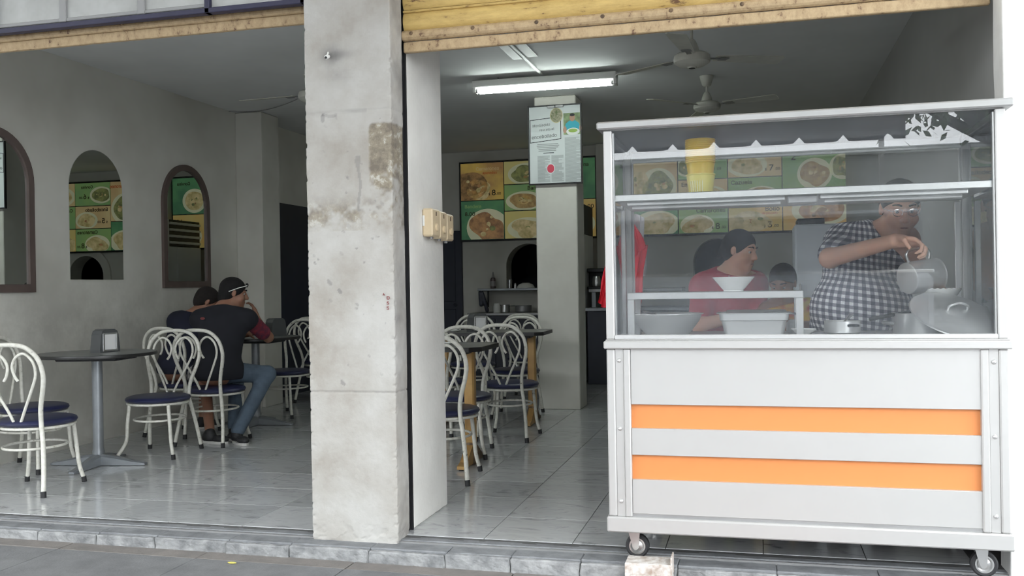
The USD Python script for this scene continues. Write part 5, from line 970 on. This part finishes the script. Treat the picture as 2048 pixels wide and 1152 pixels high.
def person(label, loc, j, skin, hair, shirt, trousers, sleeve=0.75, s=1.0, girth=1.0, h=0.0075, hs=1.0, style='short', face=True, shorts=False, hem=None, hair_m=None, sleeve_m=None, uvf=None, hands=((0.4, 1), (0.4, -1)), hd=None, headtilt=0.0, shoes='sneaker', extra=None):
    t = T('person', loc, label=label, cat='person'); A = lambda k: np.asarray(j[k], float); g = girth
    hp, L, R = head_prims(A('head'), A('face'), hs, headtilt)
    sw_ = (A('sR') - A('sL')); sw_ /= np.linalg.norm(sw_); fw_ = np.cross(A('chest') - A('pelvis'), sw_); fw_ /= np.linalg.norm(fw_); up_ = np.cross(sw_, -fw_); up_ /= np.linalg.norm(up_)
    if up_[2] < 0: up_ = -up_
    RT = np.stack([sw_, fw_, up_], 1); mid = (A('chest') + A('pelvis')) / 2; belly = A('belly') if 'belly' in j else mid
    def torso(o):
        pr = [ell(A('pelvis'), V3(.165 * g, .12 * g, .13) + o, RT, .05), ell(belly, (V3(.16, .115, .17) if 'bellyr' not in j else V3(*j['bellyr'])) * (g if 'bellyr' not in j else 1) + o, RT, .07), ell(A('chest'), V3(.165 * g, .11 * g, .175) + o, RT, .06),
              cap(A('sL') - up_ * .012, A('sR') - up_ * .012, .060 * g + o, .060 * g + o, .07), cap((A('sL') + A('sR')) / 2, A('neck'), .085 + o, .060 + o * 0.5, .04)] + [cap(A('neck') - up_ * .035, A(q) * .85 + A('neck') * .15, .052 * g + o, .050 * g + o, .06) for q in ('sL', 'sR')]
        return pr
    body = torso(0.0) + [cap(A('neck') - V3(0, 0, .04), A('head') + R @ V3(0, -.02, -.04) * hs, .054 * hs * g ** .6, .053 * hs * g ** .6, .03)] + hp
    for q, (cu, th) in zip('RL', hands):
        S, E, W = A('s' + q), A('e' + q), A('w' + q); a = g ** 0.5
        body += [cap(S, E, .052 * a, .043 * a, .03), cap(E, W, .043 * a, .028 * a, .02)]
        dv = (W - E) if hd is None or q not in hd else np.asarray(hd[q][0], float); nn = V3(0, 0, -1) if hd is None or q not in hd else hd[q][1]
        body += hand_prims(W, dv, nn, cu, s, th)
    for q in 'RL':
        H_, K, An = A('h' + q), A('k' + q), A('a' + q); lz = 0 if shorts else .014; body += [cap(H_, K, .075 * g - lz, .052 - lz, .04), cap(K, An, .052 - lz, .038 - lz * .5, .02)]
    t.add('body', sdf_mesh(body, h), skin, smooth=True)
    o = 0.013; sh = torso(o)
    for q in 'RL':
        S, E = A('s' + q), A('e' + q); a = g ** 0.5; sh.append(cap(S, S + (E - S) * sleeve, .060 * a + o * .5, .060 * a + (0.004 if sleeve < 0.9 else -0.004), .04))
    sh.append(cap(A('hL'), A('hR'), .116 * g, .116 * g, .05))
    nk = A('neck') - (A('sL') + A('sR')) / 2; nk /= np.linalg.norm(nk); sh.append(cut(nk, nk @ (A('neck')) - .012)); hz = hem if hem is not None else A('pelvis')[2] - .09
    sh.append(cut((0, 0, -1), -hz)); sm_ = sdf_mesh(sh, h); kw = {}
    if sleeve_m:
        c0 = {q: (A('s' + q), A('e' + q)) for q in 'RL'}
        def insl(c):
            r = np.zeros(len(c), bool)
            for S, E in c0.values(): dd = E - S; tt = ((c - S) @ dd) / (dd @ dd); ds = np.linalg.norm(c - S - np.clip(tt, 0, 1)[:, None] * dd, axis=1); r |= (tt > 0.12) & (ds < .10 * g)
            return r
        p = t.add('shirt', tri_split(sm_, lambda c: ~insl(c)), shirt, smooth=True); [t.add('sleeve', tri_split(sm_, lambda c, q=q: insl(c) & (np.linalg.norm(c - c0[q][0], axis=1) < np.linalg.norm(c - c0['L' if q == 'R' else 'R'][0], axis=1))), sleeve_m, smooth=True, parent=p) for q in 'RL']
    else: p = t.add('shirt', sm_, shirt, smooth=True, uv=uvf(sm_[0]) if uvf else None)
    t.add('collar', tube(spline([A('neck') - nk * .03 + RT @ (V3(math.cos(a), math.sin(a), 0) * V3(.078, .07, 0) * g ** 0.5) - nk * (.012 * math.sin(a)) for a in np.linspace(0.3, 2 * math.pi + 0.0, 14)], 3), .012, 8), shirt if not uvf else 'navyshirt', parent=p)
    tp = [ell(A('pelvis'), V3(.158 * g, .112 * g, .12), RT, .05)]
    for q in 'RL':
        H_, K, An = A('h' + q), A('k' + q), A('a' + q); tp.append(cap(H_, K, .085 * g, .066 + (0.008 if shorts else 0), .04))
        if not shorts: tp.append(cap(K, K + (An - K) * 0.97, .066, .054, .03))
    if 'bellyr' in j: tp.append(cut((0, 0, 1), hz + 0.05))
    t.add('shorts' if shorts else 'trousers', sdf_mesh(tp, h), trousers, smooth=True)
    for q in 'RL': shoe(t, j['a' + q], j['t' + q], shoes)
    hm = t.add('hair', hair_mesh(L, R, hs, style), hair, smooth=True)
    if face: face_parts(t, L, R, hs, hair)
    if extra: extra(t, L, R, hs)
    return t
# the cook
def cook_extra(t, L, R, s):
    for q in (-1, 1): t.add('glasses', tube(np.array([L(q * .031 + .021 * math.cos(a), .103 - .006 * abs(math.cos(a)), .010 + .016 * math.sin(a)) for a in np.linspace(0, 6.283, 20, endpoint=False)]), .0017, 6, closed=True), 'chrome')
    t.add('glasses_bridge', J(tube([L(-.010, .104, .014), L(.010, .104, .014)], .0016, 6), *[tube([L(q * .052, .097, .014), L(q * .078, .03, .014), L(q * .080, -.01, .016)], .0016, 6) for q in (-1, 1)]), 'chrome')
def gw(v):
    a = np.arctan2(v[:, 0] - 0.53, -(v[:, 1] - 5.33)); return np.stack([a * 0.22 + 0.15 * (v[:, 2] - 1.1) * 0, v[:, 2] + 0.15 * (v[:, 0] - 0.5)], 1)
HD = JH + V3(-0.012, -0.006, 0.028)
dW = V3(0.80, -0.30, -0.10); dW /= np.linalg.norm(dW); WR = HD - dW * 0.082
cook = dict(pelvis=(.51, 5.37, 0.97), chest=(.555, 5.31, 1.31), belly=(.525, 5.29, 1.07), bellyr=(.25, .215, .22), neck=(.645, 5.255, 1.475), head=(.705, 5.165, 1.578), face=(.10, -.94, -.30),
            sR=(.430, 5.25, 1.43), eR=(.350, 4.99, 1.335), wR=WR, sL=(.745, 5.31, 1.43), eL=(.815, 5.13, 1.20), wL=(.825, 4.81, 1.12), hR=(.41, 5.37, .90), kR=(.40, 5.36, .48), aR=(.40, 5.40, .08), tR=(.39, 5.24, 0), hL=(.62, 5.39, .90), kL=(.63, 5.38, .48), aL=(.63, 5.41, .08), tL=(.64, 5.25, 0))
person('person in a navy gingham shirt and glasses pouring from a steel jug', (.51, 5.37, 0), cook, 'skin', 'hair2', 'gingham', 'trousers', sleeve=0.80, girth=1.28, h=0.0065, hs=1.16, style='short', hem=0.86, uvf=gw, hands=((0.95, -1), (0.35, 1)), hd={'R': (dW, V3(-0.05, -0.35, -0.9)), 'L': (V3(0, -1, 0.05), V3(0, 0.1, 1.0))}, s=1.12, extra=cook_extra)
# diner in black
def d1_extra(t, L, R, s):
    t.add('sunglasses', J(tube([L(.088, -.05, .012), L(.084, .02, .050), L(.062, .085, .078)], .0045, 6), tube([L(-.088, -.05, .012), L(-.084, .02, .050), L(-.062, .085, .078)], .0045, 6)), 'whiteplastic', label='pale temple of sunglasses pushed up on the hair')
    t.add('lenses', sdf_mesh([ell(L(.034, .088, .082), (.027, .010, .020), R, .004), ell(L(-.034, .088, .082), (.027, .010, .020), R, .004)], 0.006), 'black', smooth=True)
    t.add('shirt_print', mv(disk(0, 0, .018, .011, .004), (-4.39, 6.838, 1.0), R=frame((.45, -.85, .2))[:, [0, 2, 1]] * V3(1, 1, -1)), pm_once('red_logo', (0.16, 0.03, 0.03), 0.7), label='small red mark on the back of the black shirt')
d1 = dict(pelvis=(-4.29, 6.86, .575), chest=(-4.295, 6.98, .895), neck=(-4.31, 7.05, 1.095), head=(-4.268, 7.12, 1.195), face=(.80, .58, -.16), sL=(-4.48, 6.94, .99), eL=(-4.46, 7.22, .87), wL=(-4.36, 7.44, .84), sR=(-4.125, 7.09, .985), eR=(-4.10, 7.38, .815), wR=(-4.20, 7.36, .985),
          hR=(-4.20, 6.92, .555), kR=(-3.985, 7.15, .52), aR=(-4.07, 6.80, .085), tR=(-3.97, 6.72, 0), hL=(-4.40, 6.92, .555), kL=(-4.36, 7.30, .53), aL=(-4.24, 7.04, .085), tL=(-4.18, 6.92, 0))
person('person in a black shirt with red plaid sleeves and jeans, seen from behind', (-4.30, 6.86, 0), d1, 'skin2', 'hair', 'blackshirt', 'jeans', sleeve=0.72, sleeve_m='plaid', girth=1.06, style='long', hem=0.50, hs=1.06, hands=((0.5, 1), (0.4, -1)), extra=d1_extra, hd={'R': (V3(-.3, .2, .9), V3(-.8, -.1, 0)), 'L': (V3(.6, .5, 0), V3(0, 0, -1))})
d2 = dict(pelvis=(-4.85, 7.16, .575), chest=(-4.80, 7.27, .865), neck=(-4.765, 7.34, 1.03), head=(-4.70, 7.40, 1.12), face=(.72, .52, -.46), sL=(-4.95, 7.31, .965), eL=(-4.95, 7.58, .86), wL=(-4.78, 7.68, .83), sR=(-4.615, 7.33, .955), eR=(-4.60, 7.52, .86), wR=(-4.70, 7.64, .83),
          hR=(-4.75, 7.18, .55), kR=(-4.55, 7.10, .50), aR=(-4.29, 6.76, .085), tR=(-4.18, 6.74, 0), hL=(-4.93, 7.24, .55), kL=(-4.84, 7.56, .52), aL=(-4.80, 7.46, .085), tL=(-4.74, 7.58, 0))
person('person in a navy polo and patterned shorts bent over the table by the wall', (-4.85, 7.16, 0), d2, 'skin2', 'hair2', 'navyshirt', 'shorts', sleeve=0.8, girth=1.05, style='short', hem=0.52, shorts=True, hs=1.04, hands=((0.5, 1), (0.5, -1)))
# helpers behind the cart
w1 = dict(pelvis=(-.20, 5.72, .86), chest=(-.17, 5.70, 1.13), neck=(-.135, 5.67, 1.30), head=(-.095, 5.63, 1.40), face=(.85, -.42, -.22), sR=(-.31, 5.60, 1.20), eR=(-.33, 5.50, .98), wR=(-.14, 5.34, 1.03), sL=(-.02, 5.80, 1.21), eL=(.0, 5.66, 1.0), wL=(-.06, 5.42, 1.03),
          hR=(-.26, 5.66, .80), kR=(-.26, 5.64, .44), aR=(-.27, 5.69, .08), tR=(-.18, 5.60, 0), hL=(-.12, 5.78, .80), kL=(-.11, 5.76, .44), aL=(-.11, 5.80, .08), tL=(-.01, 5.74, 0))
person('person in a red shirt with tied-back hair behind the soup bowl', (-.20, 5.72, 0), w1, 'skin', 'hair', 'pinkshirt', 'trousers', sleeve=0.7, girth=1.02, style='tail', hem=0.70, hs=0.96)
k1 = dict(pelvis=(.17, 5.74, .72), chest=(.165, 5.71, .96), neck=(.15, 5.68, 1.11), head=(.138, 5.64, 1.205), face=(-.30, -.87, -.38), sR=(.045, 5.66, 1.045), eR=(.06, 5.50, .97), wR=(.11, 5.33, 1.0), sL=(.285, 5.71, 1.045), eL=(.30, 5.56, .96), wL=(.20, 5.36, .98),
          hR=(.10, 5.74, .67), kR=(.10, 5.72, .38), aR=(.10, 5.76, .08), tR=(.08, 5.65, 0), hL=(.24, 5.76, .67), kL=(.25, 5.74, .38), aL=(.25, 5.78, .08), tL=(.25, 5.67, 0))
person('small person in a yellow and red print shirt beside the cook', (.17, 5.74, 0), k1, 'skin2', 'hair', 'floral', 'trousers', sleeve=0.75, girth=0.86, style='short', hem=0.58, hs=0.9, s=0.85)

# ================================================================== ACROSS THE STREET (seen only in the cart's glass and the mirrors)
ob = T('building', (0, -17, -0.14), label='grey building across the street, reflected in the cart glass', cat='building')
ob.add('wall', box(-26, 6.4, -22, -17, -0.2, 4.43), 'wallgrey')
for k in range(6): q = ob.add('window', box(-22 + 4.4 * k, -20 + 4.4 * k, -17.03, -16.98, 1.6, 3.4, 0.01), 'greymullion'); ob.add('pane', box(-21.9 + 4.4 * k, -20.1 + 4.4 * k, -17.04, -17.03, 1.7, 3.3), 'navy', parent=q)
ob.add('roof_edge', box(-26, 6.4, -17.2, -16.8, 4.38, 4.54), 'wallgrey')
def tree(name, label, x, y, h, r, n, seed):
    g = np.random.default_rng(seed); t = T(name, (x, y, -0.14), label=label, cat='tree')
    tips = []; br = [tube(spline([(x, y, -0.14), (x + .1, y, h * .25), (x - .05, y + .1, h * .5)], 5), np.linspace(.22, .15, 11), 10)]
    for k in range(11):
        a = g.uniform(0, 6.28); e = V3(x + r * .8 * math.cos(a), y + r * .8 * math.sin(a), h * g.uniform(.55, .95)); m = V3(x, y, h * .45) * .5 + e * .5 + g.normal(0, .2, 3); br.append(tube(spline([(x, y, h * .42), m, e], 5), np.linspace(.10, .02, 11), 7)); tips += [e, m, (e + m) / 2]
    t.add('trunk', J(*br), 'bark')
    tips = np.array(tips); c = tips[g.integers(len(tips), size=n)] + g.normal(0, .42, (n, 3)) * V3(1, 1, .8); A_, B_ = g.normal(size=(n, 3)), g.normal(size=(n, 3)); A_ /= np.linalg.norm(A_, axis=1, keepdims=True); B_ -= A_ * (A_ * B_).sum(1, keepdims=True); B_ /= np.linalg.norm(B_, axis=1, keepdims=True); l = g.uniform(.06, .12, (n, 1))
    v = np.stack([c - A_ * l, c + B_ * l * .45, c + A_ * l, c - B_ * l * .45], 1).reshape(-1, 3); i = np.arange(n)[:, None] * 4
    t.add('foliage', (v, np.vstack([i + [0, 1, 2], i + [0, 2, 3]])), 'leaf', kind='stuff')
tree('tree', 'leafy street tree reflected at the right end of the cart glass', 3.6, -7.5, 7.75, 2.2, 6500, 3)
vn = T('street_canopy', (-0.2, -3.0, -0.14), label='dark flat canopy with a scalloped lower edge across from the cart', cat='canopy')
xs_ = np.linspace(-4.6, 1.62, 8 * 13 + 1); pit = 0.4785
low = 2.80 + 0.085 * np.maximum(0, 1 - np.abs(((xs_ + 0.24) / pit) % 1 - 0.5) / 0.17) ** 1.9 * 1.0
vn.add('valance', upright(extrude(Polygon(list(zip(xs_, low)) + [(1.62, 3.32), (-4.6, 3.32)]), 0.02), -3.0), 'valance')
vn.add('roof', box(-4.6, 1.62, -4.2, -3.02, 3.28, 3.32), 'navy')
for xx in (-4.5, 1.5): vn.add('leg', box(xx - .03, xx + .03, -4.15, -4.09, -0.14, 3.28), 'steel_dark')
vv = T('parked_van', (0, -2.6, -0.14), label='parked van with dark windows, reflected in the cart glass', cat='van')
vv.add('van_body', box(-2.9, 1.9, -3.95, -3.05, 0.25, 1.30, 0.06), 'cargrey'); vv.add('window_band', box(-2.8, 1.8, -3.90, -3.08, 1.30, 1.95, 0.05), 'black'); vv.add('chrome_line', box(-2.9, 1.9, -3.05, -3.03, 1.30, 1.335, 0.005), 'chrome'); vv.add('van_roof', box(-2.8, 1.8, -3.92, -3.08, 1.95, 2.02, 0.03), 'cargrey')
for xx in (-2.0, 1.0): vv.add('wheel', mv(lathe([(0, -.1), (.30, -.1), (.33, -.06), (.33, .06), (.30, .1), (0, .1)], 28), (xx, -3.14, 0.19), R=rot([1, 0, 0], math.pi / 2)), 'rubber')

solo('fallen_leaf', mv(extrude(Polygon([(-.022, 0), (-.008, .010), (.010, .009), (.024, 0), (.009, -.010), (-.009, -.009)]), 0.0025), (-2.44, 4.01, -0.0715)), 'yellow2', label='small yellow leaf lying on the sidewalk before the left opening', cat='leaf')
